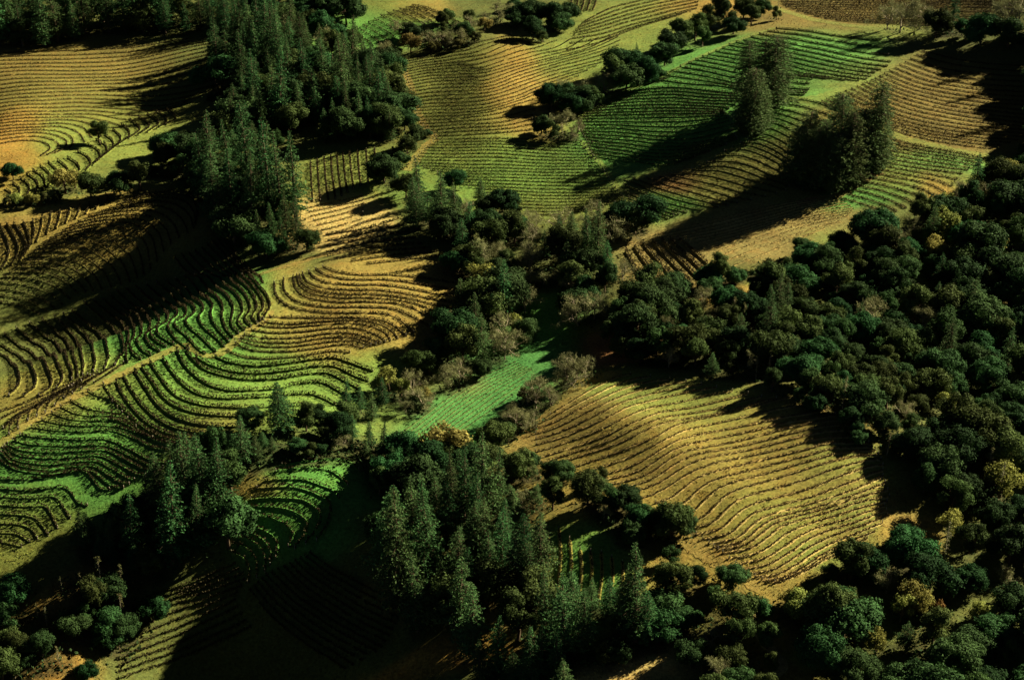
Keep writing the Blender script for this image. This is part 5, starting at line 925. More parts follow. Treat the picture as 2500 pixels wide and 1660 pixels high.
["madrone",48,193.9,604.6,10.1,1.1,5.46,10,6,12,0],
["oak",83,166.4,565.5,12.6,1.16,1.58,10,6,25,1],
["fir",63,156.8,514.9,17.8,1.68,3.27,10,5,8,2],
["fir",21,148.0,527.0,9.6,1.82,0.07,10,2,8,0],
["laurel",31,184.8,545.1,10.5,1.05,1.22,10,12,18,0],
["oak",67,128.5,430.5,10.0,1.12,2.18,14,2,16,2],
["oak",87,124.9,415.2,11.4,1.27,3.85,14,1,16,2],
["laurel",45,143.8,439.5,14.6,1.14,4.54,14,5,8,2],
["oak",45,135.8,394.9,8.6,1.24,0.69,14,7,16,0],
["laurel",32,142.0,448.0,9.2,1.14,2.23,14,4,8,0],
["oak",72,137.6,462.0,8.8,1.09,3.61,14,3,16,1],
["oak",88,152.1,420.4,9.2,1.11,2.91,14,13,16,1],
["willow",12,133.2,450.5,7.9,1.2,0.55,14,1,4,0],
["oak",23,153.9,444.7,9.5,1.23,2.27,14,10,16,1],
["laurel",93,163.6,465.2,11.8,1.08,4.48,14,6,8,1],
["willow",66,162.2,440.8,13.7,1.15,4.04,14,3,4,2],
["oak",16,152.2,405.3,7.0,1.13,3.14,14,14,16,0],
["willow",77,122.1,390.7,8.2,1.09,2.27,14,2,4,0],
["laurel",83,125.0,400.6,11.1,1.27,0.83,14,2,8,0],
["madrone",59,143.1,421.4,15.8,1.03,4.4,14,3,4,2],
["madrone",81,138.2,431.9,16.1,1.17,0.9,14,2,4,2],
["bare",62,166.5,456.9,10.7,1.12,0.11,14,1,1,2],
["laurel",66,151.9,396.4,13.1,1.21,4.97,14,8,8,2],
["laurel",35,134.3,441.0,14.6,1.1,4.18,14,3,8,2],
["oak",11,147.5,428.1,9.8,1.2,3.33,14,8,16,1],
["oak",15,149.0,454.4,7.6,1.19,4.48,14,6,16,0],
["oak",52,130.7,422.2,14.2,1.15,3.81,14,4,16,2],
["willow",96,161.5,432.1,10.9,1.08,1.94,14,4,4,2],
["oak",94,144.1,399.7,7.7,1.1,5.55,14,11,16,0],
["oak",49,156.1,457.7,9.9,1.31,1.64,14,9,16,2],
["oak",12,154.7,436.3,7.3,1.34,5.83,14,12,16,0],
["oak",69,131.1,405.4,9.0,1.27,2.97,14,5,16,1],
["laurel",77,147.3,389.7,12.3,1.22,0.21,14,7,8,1],
["laurel",49,118.3,407.8,9.6,1.16,4.28,14,1,8,0],
["oak",14,165.4,448.5,10.0,1.19,6.18,14,15,16,2],
["madrone",79,130.6,458.7,11.3,1.28,2.09,14,1,4,0],
["fir",23,158.6,424.4,18.8,1.47,4.88,14,1,1,2],
["madrone",61,171.6,469.3,14.7,1.06,0.37,14,4,4,0],
["oak",93,155.7,412.0,8.9,1.16,5.91,14,16,16,1],
["oak",5,122.4,367.9,7.2,1.24,1.41,23,12,21,0],
["oak",61,101.0,333.1,7.3,1.15,5.1,23,8,21,0],
["madrone",57,127.5,339.2,8.5,1.1,5.92,23,9,9,1],
["oak",34,86.0,333.6,9.4,1.3,3.49,23,3,21,1],
["oak",40,131.8,357.4,9.2,1.26,4.83,23,17,21,1],
["laurel",86,114.5,319.5,14.8,1.21,3.71,23,4,5,2],
["bare",18,134.2,371.6,6.9,1.05,5.87,23,2,2,0],
["oak",25,129.8,323.9,12.6,1.33,5.23,23,18,21,2],
["oak",68,111.0,335.0,10.6,1.2,1.14,23,11,21,1],
["bare",86,99.9,365.8,9.0,1.09,1.12,23,1,2,2],
["oak",74,117.4,342.0,8.5,1.31,5.05,23,13,21,0],
["oak",1,136.1,380.0,13.0,1.16,4.3,23,16,21,2],
["oak",96,136.0,343.4,13.2,1.1,3.11,23,20,21,2],
["oak",11,103.0,322.2,14.2,1.11,1.33,23,10,21,2],
["laurel",95,133.0,332.7,9.2,1.24,4.12,23,5,5,0],
["oak",86,95.5,325.5,9.8,1.21,1.89,23,6,21,1],
["oak",14,77.5,337.5,11.6,1.08,5.83,23,1,21,2],
["madrone",71,126.1,383.7,10.3,1.11,3.19,23,8,9,2],
["willow",64,142.3,368.3,13.3,1.03,0.67,23,9,9,2],
["oak",30,144.6,380.4,8.0,1.21,1.66,23,19,21,0],
["madrone",78,86.5,357.8,8.0,1.05,0.41,23,5,9,1],
["fir",78,100.9,343.9,10.2,1.82,1.5,23,1,1,2],
["oak",12,111.3,366.6,11.2,1.29,1.84,23,9,21,2],
["oak",22,124.0,346.9,8.6,1.3,0.03,23,15,21,0],
["laurel",14,107.7,345.1,13.3,1.09,1.62,23,3,5,0],
["oak",48,118.2,326.8,9.4,1.32,3.02,23,14,21,1],
["oak",63,138.8,352.2,9.1,1.22,0.41,23,21,21,0],
["oak",38,46.0,352.8,5.6,1.31,4.9,4,1,4,0],
["oak",94,45.5,339.2,7.5,1.21,6.01,4,2,4,2],
["madrone",73,42.5,363.2,11.6,1.05,5.67,4,1,4,2],
["madrone",65,-7.1,365.9,14.3,1.24,5.2,15,4,5,1],
["fir",5,-10.7,394.9,22.6,1.37,0.97,15,19,48,1],
["fir",39,-14.5,420.5,14.4,1.68,5.18,15,14,48,0],
["laurel",21,1.3,352.0,15.8,1.26,3.28,15,5,6,2],
["oak",82,-28.8,416.3,14.9,1.29,4.77,15,2,9,2],
["fir",97,-23.5,386.9,29.5,1.18,2.97,15,6,48,2],
["fir",29,15.6,353.7,18.7,1.64,0.06,15,41,48,1],
["madrone",52,-15.1,362.7,15.7,1.19,5.61,15,2,5,2],
["fir",27,-9.6,410.8,21.0,1.48,2.0,15,20,48,1],
["fir",43,-28.2,391.8,25.0,1.46,4.97,15,3,48,2],
["madrone",19,6.2,359.6,14.5,1.15,4.21,15,5,5,2],
["fir",29,13.7,329.8,13.4,1.87,2.81,15,40,48,0],
["fir",56,-68.6,763.8,14.1,1.72,6.21,11,67,75,0],
["fir",48,-104.3,771.2,20.5,1.48,3.85,11,38,75,1],
["oak",80,-96.4,768.2,10.5,1.22,4.14,11,6,18,0],
["laurel",0,-75.4,783.8,12.1,1.09,2.0,11,4,4,0],
["fir",65,-224.7,826.4,30.7,1.34,2.87,13,23,66,2],
["fir",38,-162.5,832.9,19.5,1.37,4.45,13,47,66,0],
["fir",25,-220.4,800.0,30.2,1.41,6.2,13,22,66,2],
["fir",79,-217.9,809.4,28.9,1.22,2.97,13,25,66,2],
["fir",9,-143.8,823.9,19.4,1.64,4.88,13,54,66,0],
["fir",16,-229.9,807.4,22.8,1.34,5.17,13,18,66,0],
["fir",99,-253.3,820.1,21.0,1.64,5.75,13,8,66,0],
["fir",6,-198.3,813.0,22.8,1.46,5.62,13,33,66,1],
["fir",23,-152.8,833.6,28.3,1.32,5.12,13,50,66,1],
["fir",76,-160.5,813.2,16.8,1.64,5.11,13,46,66,0],
["fir",56,-209.8,811.3,31.3,1.25,1.92,13,28,66,2],
["fir",30,-247.1,793.6,38.1,1.1,1.86,13,7,66,2],
["fir",26,-140.0,809.5,23.3,1.29,4.9,13,56,66,1],
["fir",13,-170.6,825.5,32.8,1.16,2.18,13,44,66,2],
["madrone",16,-181.4,813.2,15.9,1.18,4.74,13,2,3,2],
["fir",91,-225.8,793.1,30.7,1.36,0.04,13,19,66,2],
["fir",29,-154.4,820.0,21.9,1.38,1.38,13,49,66,0],
["fir",69,-237.7,824.6,28.0,1.35,6.12,13,16,66,1],
["fir",35,-246.0,821.5,21.0,1.4,1.99,13,12,66,0],
["fir",89,-147.5,809.7,17.8,1.44,0.4,13,52,66,0],
["fir",52,-255.3,801.7,29.4,1.36,1.26,13,2,66,2],
["fir",22,-170.8,813.4,22.2,1.31,1.19,13,42,66,0],
["fir",85,-254.0,810.7,24.0,1.3,3.42,13,6,66,1],
["fir",66,-220.9,820.2,33.2,1.29,3.74,13,24,66,2],
["fir",90,-212.8,802.0,20.1,1.62,1.29,13,26,66,0],
["fir",44,-187.5,822.7,24.0,1.47,1.61,13,38,66,1],
["fir",82,-202.6,820.2,37.4,1.34,3.98,13,31,66,2],
["fir",78,-216.4,827.8,33.2,1.26,3.51,13,27,66,2],
["fir",4,-234.5,816.2,28.4,1.45,4.48,13,17,66,1],
["fir",84,-247.3,813.6,36.4,1.32,3.57,13,10,66,2],
["fir",82,-245.4,803.0,35.9,1.11,3.92,13,9,66,2],
["fir",30,-190.6,814.4,26.2,1.3,0.17,13,36,66,1],
["fir",84,-193.4,827.5,29.3,1.42,2.55,13,34,66,2],
["fir",25,-236.0,793.0,23.6,1.41,4.8,13,15,66,1],
["fir",64,-260.7,821.8,24.1,1.31,5.71,13,1,66,1],
["fir",1,-203.3,827.8,32.3,1.16,3.39,13,32,66,2],
["fir",43,-178.0,828.1,26.0,1.26,4.71,13,39,66,1],
["fir",23,-142.4,816.7,20.9,1.48,0.6,13,55,66,0],
["oak",40,-236.4,800.4,15.3,1.28,4.07,13,1,1,2],
["laurel",2,-162.5,824.8,16.0,1.05,4.99,13,2,2,0],
["fir",35,-145.2,832.3,21.7,1.35,6.22,13,53,66,0],
["fir",96,-210.3,819.2,23.6,1.37,4.27,13,29,66,1],
["fir",33,-174.8,819.4,38.0,1.3,5.72,13,40,66,2],
["fir",48,-172.6,833.1,29.7,1.3,4.87,13,43,66,2],
["fir",17,-135.0,816.6,22.8,1.08,5.44,13,58,66,0],
["fir",5,-119.9,856.7,26.0,1.35,3.08,13,64,66,1],
["fir",60,-259.0,868.8,22.2,1.37,3.08,13,11,66,0],
["fir",62,-262.5,840.4,19.9,1.5,0.54,13,5,66,0],
["fir",61,-201.9,872.0,23.3,1.3,1.66,13,35,66,1],
["fir",7,-132.8,846.7,19.8,1.56,0.63,13,61,66,0],
["fir",10,-140.7,871.8,18.0,1.39,1.47,13,59,66,0],
["fir",55,-274.0,879.0,23.0,1.48,1.96,13,4,66,1],
["fir",33,-169.4,853.0,25.3,1.48,2.25,13,45,66,1],
["fir",35,-253.9,857.7,29.2,1.22,1.69,13,13,66,2],
["madrone",41,-213.3,841.7,15.1,1.1,6.09,13,1,3,0],
["laurel",75,-214.3,863.0,16.1,1.18,5.36,13,1,2,2],
["fir",10,-156.5,859.3,23.1,1.29,0.61,13,51,66,1],
["fir",68,-195.3,856.2,20.7,1.41,4.76,13,37,66,0],
["fir",35,-238.5,864.3,24.0,1.42,2.83,13,20,66,1],
["fir",72,-270.6,862.3,20.6,1.53,1.04,13,3,66,0],
["fir",29,-123.6,837.7,17.5,1.58,0.8,13,62,66,0],
["fir",38,-221.3,876.7,23.6,1.31,0.52,13,30,66,1],
["fir",23,-169.1,877.0,28.5,1.46,3.87,13,48,66,1],
["madrone",41,-183.9,839.1,15.4,1.15,3.87,13,3,3,1],
["fir",67,-106.4,866.3,26.6,1.45,2.59,13,66,66,1],
["fir",42,-182.5,863.4,25.5,1.37,4.98,13,41,66,1],
["fir",10,-137.7,858.9,25.3,1.41,0.55,13,60,66,1],
["fir",33,-231.1,842.9,28.5,1.19,4.5,13,21,66,1],
["fir",20,-144.9,848.8,24.1,1.46,1.92,13,57,66,1],
["fir",72,-126.9,874.5,35.3,1.12,2.27,13,63,66,2],
["fir",20,-110.6,842.4,32.0,1.35,0.62,13,65,66,2],
["fir",34,-248.0,835.8,24.6,1.31,0.63,13,14,66,1],
["laurel",25,-85.0,845.5,16.2,1.07,1.02,27,3,3,2],
["laurel",90,-96.9,855.3,15.1,1.27,4.18,27,2,3,1],
["oak",75,-102.0,819.5,11.6,1.33,4.04,27,5,12,1],
["madrone",69,-98.8,837.9,9.9,1.09,4.48,27,4,5,0],
["bare",16,-91.1,870.4,6.3,1.2,4.73,27,3,3,0],
["oak",55,-83.2,858.8,10.8,1.22,5.56,27,12,12,0],
["oak",47,-111.9,831.2,9.1,1.24,5.47,27,4,12,0],
["laurel",3,-121.4,813.6,10.9,1.05,3.71,27,1,3,0],
["oak",55,-94.3,800.0,15.1,1.19,5.43,27,8,12,2],
["madrone",56,-89.0,813.1,9.2,1.26,1.77,27,5,5,0],
["oak",41,-119.7,822.5,12.9,1.25,3.69,27,3,12,1],
["oak",40,-82.0,836.0,11.9,1.27,4.62,27,11,12,1],
["bare",62,-105.3,788.7,8.2,1.16,2.22,27,2,3,1],
["oak",50,-126.8,829.6,16.1,1.32,1.3,27,2,12,2],
["oak",9,-104.2,847.5,11.3,1.2,2.52,27,7,12,0],
["bare",70,-109.6,798.5,13.3,1.29,3.09,27,1,3,2],
["madrone",94,-119.4,794.4,11.2,1.07,4.41,27,1,5,1],
["oak",24,-93.1,826.5,15.9,1.32,6.22,27,9,12,2],
["madrone",33,-111.6,808.1,15.1,1.08,4.91,27,2,5,2],
["oak",1,-82.2,822.3,16.1,1.28,4.03,27,10,12,2],
["madrone",18,-98.5,809.9,12.4,1.19,5.76,27,3,5,2],
["oak",99,-123.8,804.9,7.3,1.11,0.6,27,1,12,0],
["oak",6,-102.8,829.4,11.7,1.27,5.82,27,6,12,1],
["laurel",27,33.4,545.0,13.2,1.13,5.82,8,4,4,2],
["bare",27,5.6,570.0,8.9,1.04,1.72,8,8,24,1],
["oak",2,25.6,556.3,12.2,1.11,1.65,8,12,15,2],
["madrone",55,19.2,567.2,16.1,1.12,5.21,8,6,8,2],
["bare",88,6.8,562.1,11.8,1.13,4.02,8,11,24,2],
["bare",34,40.1,553.5,9.0,1.19,2.82,8,24,24,1],
["fir",60,-18.7,578.2,11.7,1.69,3.16,8,7,20,0],
["laurel",39,-29.1,600.7,9.1,1.19,4.72,8,2,4,0],
["fir",63,-18.0,571.6,16.5,1.45,5.83,8,8,20,1],
["oak",32,-3.2,537.8,15.3,1.27,1.79,7,4,5,2],
["fir",16,-17.8,533.3,14.5,1.73,2.62,7,1,2,0],
["bare",34,-22.4,521.1,9.7,1.12,2.7,7,4,7,1],
["laurel",41,-15.7,539.4,10.0,1.19,3.69,7,2,2,2],
["fir",45,-12.4,518.5,18.0,1.47,3.08,7,2,2,2],
["madrone",40,-9.7,532.0,16.0,1.27,5.28,7,5,5,2],
["oak",39,5.0,516.9,7.7,1.33,0.48,7,5,5,0],
["bare",37,244.8,737.8,14.7,1.04,5.09,12,1,1,2],
["oak",93,212.7,746.2,13.9,1.18,6.11,12,2,8,0],
["oak",64,206.5,757.0,8.3,1.09,1.61,12,1,8,0],
["laurel",21,216.7,756.6,9.5,1.06,1.25,12,1,5,0],
["oak",19,223.7,740.6,15.1,1.17,2.66,12,3,8,1],
["madrone",1,194.3,757.8,14.5,1.18,2.23,12,1,3,0],
["oak",75,-127.7,667.1,8.9,1.21,4.41,28,5,6,1],
["laurel",8,-98.8,672.7,9.6,1.26,5.35,28,3,3,0],
["oak",51,-126.9,627.3,9.6,1.31,0.2,28,4,6,1],
["oak",97,-114.2,655.2,8.1,1.22,3.33,28,6,6,0],
["fir",33,-108.4,669.0,14.6,1.68,4.69,28,2,2,2],
["laurel",17,-131.9,636.1,12.5,1.14,0.5,28,2,3,1],
["fir",62,-117.1,670.0,10.5,1.94,0.86,28,1,2,0],
["madrone",45,-138.4,673.1,8.7,1.13,4.28,28,3,3,0],
["madrone",33,-142.8,654.8,10.2,1.19,5.66,28,2,3,1],
["oak",17,-160.1,630.7,5.5,1.12,3.58,28,1,6,0],
["laurel",21,-148.0,627.6,14.6,1.06,5.0,28,1,3,2],
["oak",11,-144.6,664.6,11.3,1.13,1.8,28,3,6,2],
["madrone",66,-166.4,620.2,11.3,1.12,4.32,28,1,3,2],
["oak",35,-155.3,622.3,10.8,1.18,3.34,28,2,6,2]]''')

PAL = dict(base=(0.072, 0.085, 0.020), floor=(0.030, 0.028, 0.011), green=(0.066, 0.185, 0.032), green2=(0.095, 0.165, 0.028),
           vivid=(0.056, 0.178, 0.040), olive=(0.095, 0.105, 0.020), tangreen=(0.128, 0.158, 0.030), tan=(0.188, 0.142, 0.032),
           tanolive=(0.115, 0.112, 0.024), brown=(0.125, 0.096, 0.022), orange=(0.225, 0.140, 0.028), straw=(0.380, 0.290, 0.090),
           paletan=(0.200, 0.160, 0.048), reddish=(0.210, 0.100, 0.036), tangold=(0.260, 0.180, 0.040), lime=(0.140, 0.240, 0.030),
           dry=(0.085, 0.062, 0.020), cream=(0.400, 0.300, 0.100), track=(0.200, 0.140, 0.036), pale=(0.320, 0.260, 0.110), red=(0.190, 0.085, 0.036))

# ------------------------------------------------------------------ helpers
def new_mesh(name, verts, faces=None, quads=None, tris=None, colors=None, smooth=False, mats=(), mat_idx=None):
    me = bpy.data.meshes.new(name)
    verts = np.asarray(verts, np.float32)
    me.vertices.add(len(verts)); me.vertices.foreach_set('co', verts.ravel())
    loops, starts = [], []
    n = 0
    if quads is not None and len(quads):
        q = np.asarray(quads, np.int32); loops.append(q.ravel()); starts.append(n + 4 * np.arange(len(q))); n += q.size
    if tris is not None and len(tris):
        t = np.asarray(tris, np.int32); loops.append(t.ravel()); starts.append(n + 3 * np.arange(len(t))); n += t.size
    loops = np.concatenate(loops).astype(np.int32); starts = np.concatenate(starts).astype(np.int32)
    me.loops.add(len(loops)); me.loops.foreach_set('vertex_index', loops)
    me.polygons.add(len(starts)); me.polygons.foreach_set('loop_start', starts)
    if mat_idx is not None:
        me.polygons.foreach_set('material_index', np.asarray(mat_idx, np.int32))
    if smooth:
        me.polygons.foreach_set('use_smooth', np.ones(len(starts), bool))
    me.update(calc_edges=True)
    if colors is not None:
        c = np.ones((len(verts), 4), np.float32); c[:, :3] = colors
        at = me.attributes.new('cover', 'FLOAT_COLOR', 'POINT'); at.data.foreach_set('color', c.ravel())
    for m in mats: me.materials.append(m)
    return me

def put(name, me, parent=None, **props):
    o = bpy.data.objects.new(name, me); COL.objects.link(o)
    if parent is not None: o.parent = parent
    for k, v in props.items(): o[k] = v
    return o

def node(nt, t, **inp):
    n = nt.nodes.new(t)
    for k, v in inp.items(): n.inputs[k.replace('_', ' ')].default_value = v
    return n

def make_mat(name):
    m = bpy.data.materials.new(name); m.use_nodes = True
    nt = m.node_tree; b = nt.nodes['Principled BSDF']
    b.inputs['Roughness'].default_value = 0.95
    b.inputs['Specular IOR Level'].default_value = 0.05
    return m, nt, b

def ramp(nt, fac, lo, hi, p0=0.3, p1=0.7):
    r = nt.nodes.new('ShaderNodeValToRGB')
    r.color_ramp.elements[0].position = p0; r.color_ramp.elements[0].color = (lo, lo, lo, 1)
    r.color_ramp.elements[1].position = p1; r.color_ramp.elements[1].color = (hi, hi, hi, 1)
    nt.links.new(fac, r.inputs[0]); return r.outputs[0]

def mult(nt, a, b):
    m = nt.nodes.new('ShaderNodeMix'); m.data_type = 'RGBA'; m.blend_type = 'MULTIPLY'
    m.inputs[0].default_value = 1
    nt.links.new(a, m.inputs[6]); nt.links.new(b, m.inputs[7]); return m.outputs[2]

def ground_material(name, noise_lo=0.5, noise_hi=1.5, bump=0.7):
    m, nt, b = make_mat(name)
    at = nt.nodes.new('ShaderNodeAttribute'); at.attribute_name = 'cover'
    tc = nt.nodes.new('ShaderNodeTexCoord')
    n1 = node(nt, 'ShaderNodeTexNoise', Scale=0.06, Detail=5.0, Roughness=0.65)
    n2 = node(nt, 'ShaderNodeTexNoise', Scale=1.1, Detail=4.0, Roughness=0.75)
    n3 = node(nt, 'ShaderNodeTexNoise', Scale=0.25, Detail=4.0, Roughness=0.7)
    for n in (n1, n2, n3): nt.links.new(tc.outputs['Object'], n.inputs['Vector'])
    c = mult(nt, at.outputs['Color'], ramp(nt, n1.outputs[0], 0.75, 1.25))
    c = mult(nt, c, ramp(nt, n2.outputs[0], noise_lo, noise_hi))
    # patches of drier, browner grass
    dry = nt.nodes.new('ShaderNodeMix'); dry.data_type = 'RGBA'; dry.blend_type = 'MULTIPLY'
    dry.inputs[7].default_value = (1.18, 0.90, 0.82, 1)
    nt.links.new(ramp(nt, n3.outputs[0], 0.0, 0.75, 0.45, 0.75), dry.inputs[0]); nt.links.new(c, dry.inputs[6])
    nt.links.new(dry.outputs[2], b.inputs['Base Color'])
    bp = node(nt, 'ShaderNodeBump', Strength=bump, Distance=0.35)
    nt.links.new(n2.outputs[0], bp.inputs['Height']); nt.links.new(bp.outputs[0], b.inputs['Normal'])
    return m

def leaf_material(name, col, vary=0.45, hue=0.03, trans=0.18, sat=1.0):
    m, nt, b = make_mat(name)
    oi = nt.nodes.new('ShaderNodeObjectInfo')
    tc = nt.nodes.new('ShaderNodeTexCoord')
    n1 = node(nt, 'ShaderNodeTexNoise', Scale=0.35, Detail=3.0)
    n2 = node(nt, 'ShaderNodeTexNoise', Scale=2.2, Detail=2.0)
    for n in (n1, n2): nt.links.new(tc.outputs['Object'], n.inputs['Vector'])
    hs = nt.nodes.new('ShaderNodeHueSaturation'); hs.inputs['Color'].default_value = (*col, 1); hs.inputs['Saturation'].default_value = sat
    mr = nt.nodes.new('ShaderNodeMapRange'); mr.inputs[3].default_value = 0.5 - hue * 1.6; mr.inputs[4].default_value = 0.5 + hue
    nt.links.new(oi.outputs['Random'], mr.inputs[0]); nt.links.new(mr.outputs[0], hs.inputs['Hue'])
    mv = nt.nodes.new('ShaderNodeMath'); mv.operation = 'MULTIPLY'; mv.inputs[1].default_value = 7.31
    fr = nt.nodes.new('ShaderNodeMath'); fr.operation = 'FRACT'
    nt.links.new(oi.outputs['Random'], mv.inputs[0]); nt.links.new(mv.outputs[0], fr.inputs[0])
    mr2 = nt.nodes.new('ShaderNodeMapRange'); mr2.inputs[3].default_value = 1 - vary; mr2.inputs[4].default_value = 1 + vary
    nt.links.new(fr.outputs[0], mr2.inputs[0]); nt.links.new(mr2.outputs[0], hs.inputs['Value'])
    c = mult(nt, hs.outputs[0], ramp(nt, n1.outputs[0], 0.65, 1.4))
    c = mult(nt, c, ramp(nt, n2.outputs[0], 0.6, 1.5))
    nt.links.new(c, b.inputs['Base Color'])
    tr = nt.nodes.new('ShaderNodeBsdfTranslucent'); nt.links.new(c, tr.inputs['Color'])
    mx = nt.nodes.new('ShaderNodeMixShader'); mx.inputs[0].default_value = trans
    nt.links.new(b.outputs[0], mx.inputs[1]); nt.links.new(tr.outputs[0], mx.inputs[2])
    nt.links.new(mx.outputs[0], nt.nodes['Material Output'].inputs[0])
    return m

def plain_material(name, col, vary=0.3, scale=3.0):
    m, nt, b = make_mat(name)
    tc = nt.nodes.new('ShaderNodeTexCoord')
    n = node(nt, 'ShaderNodeTexNoise', Scale=scale, Detail=4.0)
    nt.links.new(tc.outputs['Object'], n.inputs['Vector'])
    rgb = nt.nodes.new('ShaderNodeRGB'); rgb.outputs[0].default_value = (*col, 1)
    nt.links.new(mult(nt, rgb.outputs[0], ramp(nt, n.outputs[0], 1 - vary, 1 + vary)), b.inputs['Base Color'])
    return m

M_GROUND = ground_material('ground_cover')
M_STRIP = ground_material('vine_strip_soil', 0.5, 1.5, 0.8)
M_VINE = leaf_material('dormant_vine', (0.028, 0.022, 0.009), 0.15, 0.01, 0.1)
M_TANVINE = leaf_material('tan_vine', (0.085, 0.062, 0.022), 0.15, 0.01, 0.15)
M_POST = plain_material('weathered_post', (0.30, 0.26, 0.18))
M_BARK = plain_material('bark', (0.075, 0.052, 0.030))
M_PALE_BARK = plain_material('pale_bark', (0.23, 0.19, 0.12))
M_FIR = leaf_material('fir_needles', (0.036, 0.082, 0.024), 0.35, 0.025)
M_REDWOOD = leaf_material('redwood_needles', (0.058, 0.092, 0.027), 0.22, 0.015)
M_OAK = leaf_material('oak_leaves', (0.020, 0.050, 0.014), 0.45, 0.025)
M_LAUREL = leaf_material('laurel_leaves', (0.030, 0.056, 0.014), 0.4, 0.035)
M_MADRONE = leaf_material('madrone_leaves', (0.036, 0.055, 0.014), 0.4, 0.015)
M_BARE = leaf_material('bare_twigs', (0.155, 0.158, 0.066), 0.25, 0.004, 0.1)
M_WILLOW = leaf_material('yellowing_leaves', (0.150, 0.155, 0.034), 0.3, 0.035, 0.25)
M_BUSH = leaf_material('bush_leaves', (0.060, 0.068, 0.020), 0.45, 0.04)
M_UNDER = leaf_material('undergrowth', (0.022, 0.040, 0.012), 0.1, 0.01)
M_SNAG = leaf_material('sparse_dry_needles', (0.120, 0.125, 0.040), 0.2, 0.02)
M_RUST = leaf_material('rusty_leaves', (0.130, 0.078, 0.020), 0.1, 0.01, 0.25)

# ------------------------------------------------------------------ colour of the land (grass, straw, bare soil)
BX = np.array([b[:5] + [b[6]] for b in BLOBS], float)
BC = np.array([PAL[b[5]] for b in BLOBS], float)
TX = np.array([t[2:4] for t in TREES], float)

def land_colour(x, y):
    n = len(x); num = np.zeros((n, 3)); den = np.full(n, 0.12)
    num += 0.12 * np.array(PAL['base'])
    wob = 5 * np.sin(x / 9 + 2 * np.sin(y / 14)) ; wob2 = 6 * np.sin(y / 11 + 2 * np.sin(x / 10))
    xx, yy = x + wob * 0.5, y + wob2 * 0.5
    for (bx, by, rx, ry, dummy, w), c in zip(BX, BC):
        d = ((xx - bx) / rx) ** 2 + ((yy - by) / ry) ** 2
        k = w * np.exp(-0.9 * d ** 1.4)
        num += k[:, None] * c; den += k
    return num / den[:, None]

gx0, gx1, gy0, gy1 = -330.0, 330.0, 290.0, 1010.0
def axis(a, b, step, lo, hi):
    mid = np.arange(a, b + 0.1, step)
    left, right, d = [], [], step
    p = a
    while p > lo: d *= 1.35; p -= d; left.append(p)
    p, d = mid[-1], step
    while p < hi: d *= 1.35; p += d; right.append(p)
    return np.array(left[::-1] + list(mid) + right)
ax, ay = axis(gx0, gx1, 1.5, -7000, 7000), axis(gy0, gy1, 1.5, -3000, 9000)
X, Y = np.meshgrid(ax, ay)
Z = height(X, Y)
vx, vy = X.ravel(), Y.ravel()
inside = (vx > gx0 - 40) & (vx < gx1 + 40) & (vy > gy0 - 40) & (vy < gy1 + 60)
colr = np.tile(np.array(PAL['base']), (len(vx), 1))
colr[inside] = land_colour(vx[inside], vy[inside])
# leaf litter under the woods
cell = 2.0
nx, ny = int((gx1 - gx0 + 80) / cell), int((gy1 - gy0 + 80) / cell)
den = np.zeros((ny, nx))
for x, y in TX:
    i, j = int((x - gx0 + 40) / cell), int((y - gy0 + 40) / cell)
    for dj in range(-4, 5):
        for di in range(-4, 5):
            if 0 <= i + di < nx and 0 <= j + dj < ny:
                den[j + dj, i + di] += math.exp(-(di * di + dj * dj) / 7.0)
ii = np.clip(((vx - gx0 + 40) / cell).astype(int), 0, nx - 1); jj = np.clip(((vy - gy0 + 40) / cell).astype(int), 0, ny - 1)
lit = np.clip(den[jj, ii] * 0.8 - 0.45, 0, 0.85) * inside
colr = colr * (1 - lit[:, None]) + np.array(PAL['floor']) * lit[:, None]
W, Hh = len(ax), len(ay)
idx = np.arange(W * Hh).reshape(Hh, W)
q = np.stack([idx[:-1, :-1], idx[:-1, 1:], idx[1:, 1:], idx[1:, :-1]], -1).reshape(-1, 4)
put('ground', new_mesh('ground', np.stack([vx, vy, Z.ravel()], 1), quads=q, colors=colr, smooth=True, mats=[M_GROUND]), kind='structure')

def catmull(pts, n):
    p = np.asarray(pts, float)
    if len(p) < 3:
        t = np.linspace(0, 1, n)[:, None]; return p[0] * (1 - t) + p[-1] * t
    e = np.vstack([2 * p[0] - p[1], p, 2 * p[-1] - p[-2]])
    seg = np.linalg.norm(np.diff(p, axis=0), axis=1); cum = np.r_[0, np.cumsum(seg)]
    s = np.linspace(0, cum[-1], n); k = np.clip(np.searchsorted(cum, s, 'right') - 1, 0, len(p) - 2)
    t = ((s - cum[k]) / np.maximum(seg[k], 1e-6))[:, None]
    a, b, c, d = e[k], e[k + 1], e[k + 2], e[k + 3]
    return 0.5 * (2 * b + (c - a) * t + (2 * a - 5 * b + 4 * c - d) * t ** 2 + (3 * b - a - 3 * c + d) * t ** 3)

def resample(p, step):
    seg = np.linalg.norm(np.diff(p, axis=0), axis=1); cum = np.r_[0, np.cumsum(seg)]
    n = max(2, int(round(cum[-1] / step)) + 1); s = np.linspace(0, cum[-1], n)
    return np.stack([np.interp(s, cum, p[:, 0]), np.interp(s, cum, p[:, 1])], 1), cum[-1]

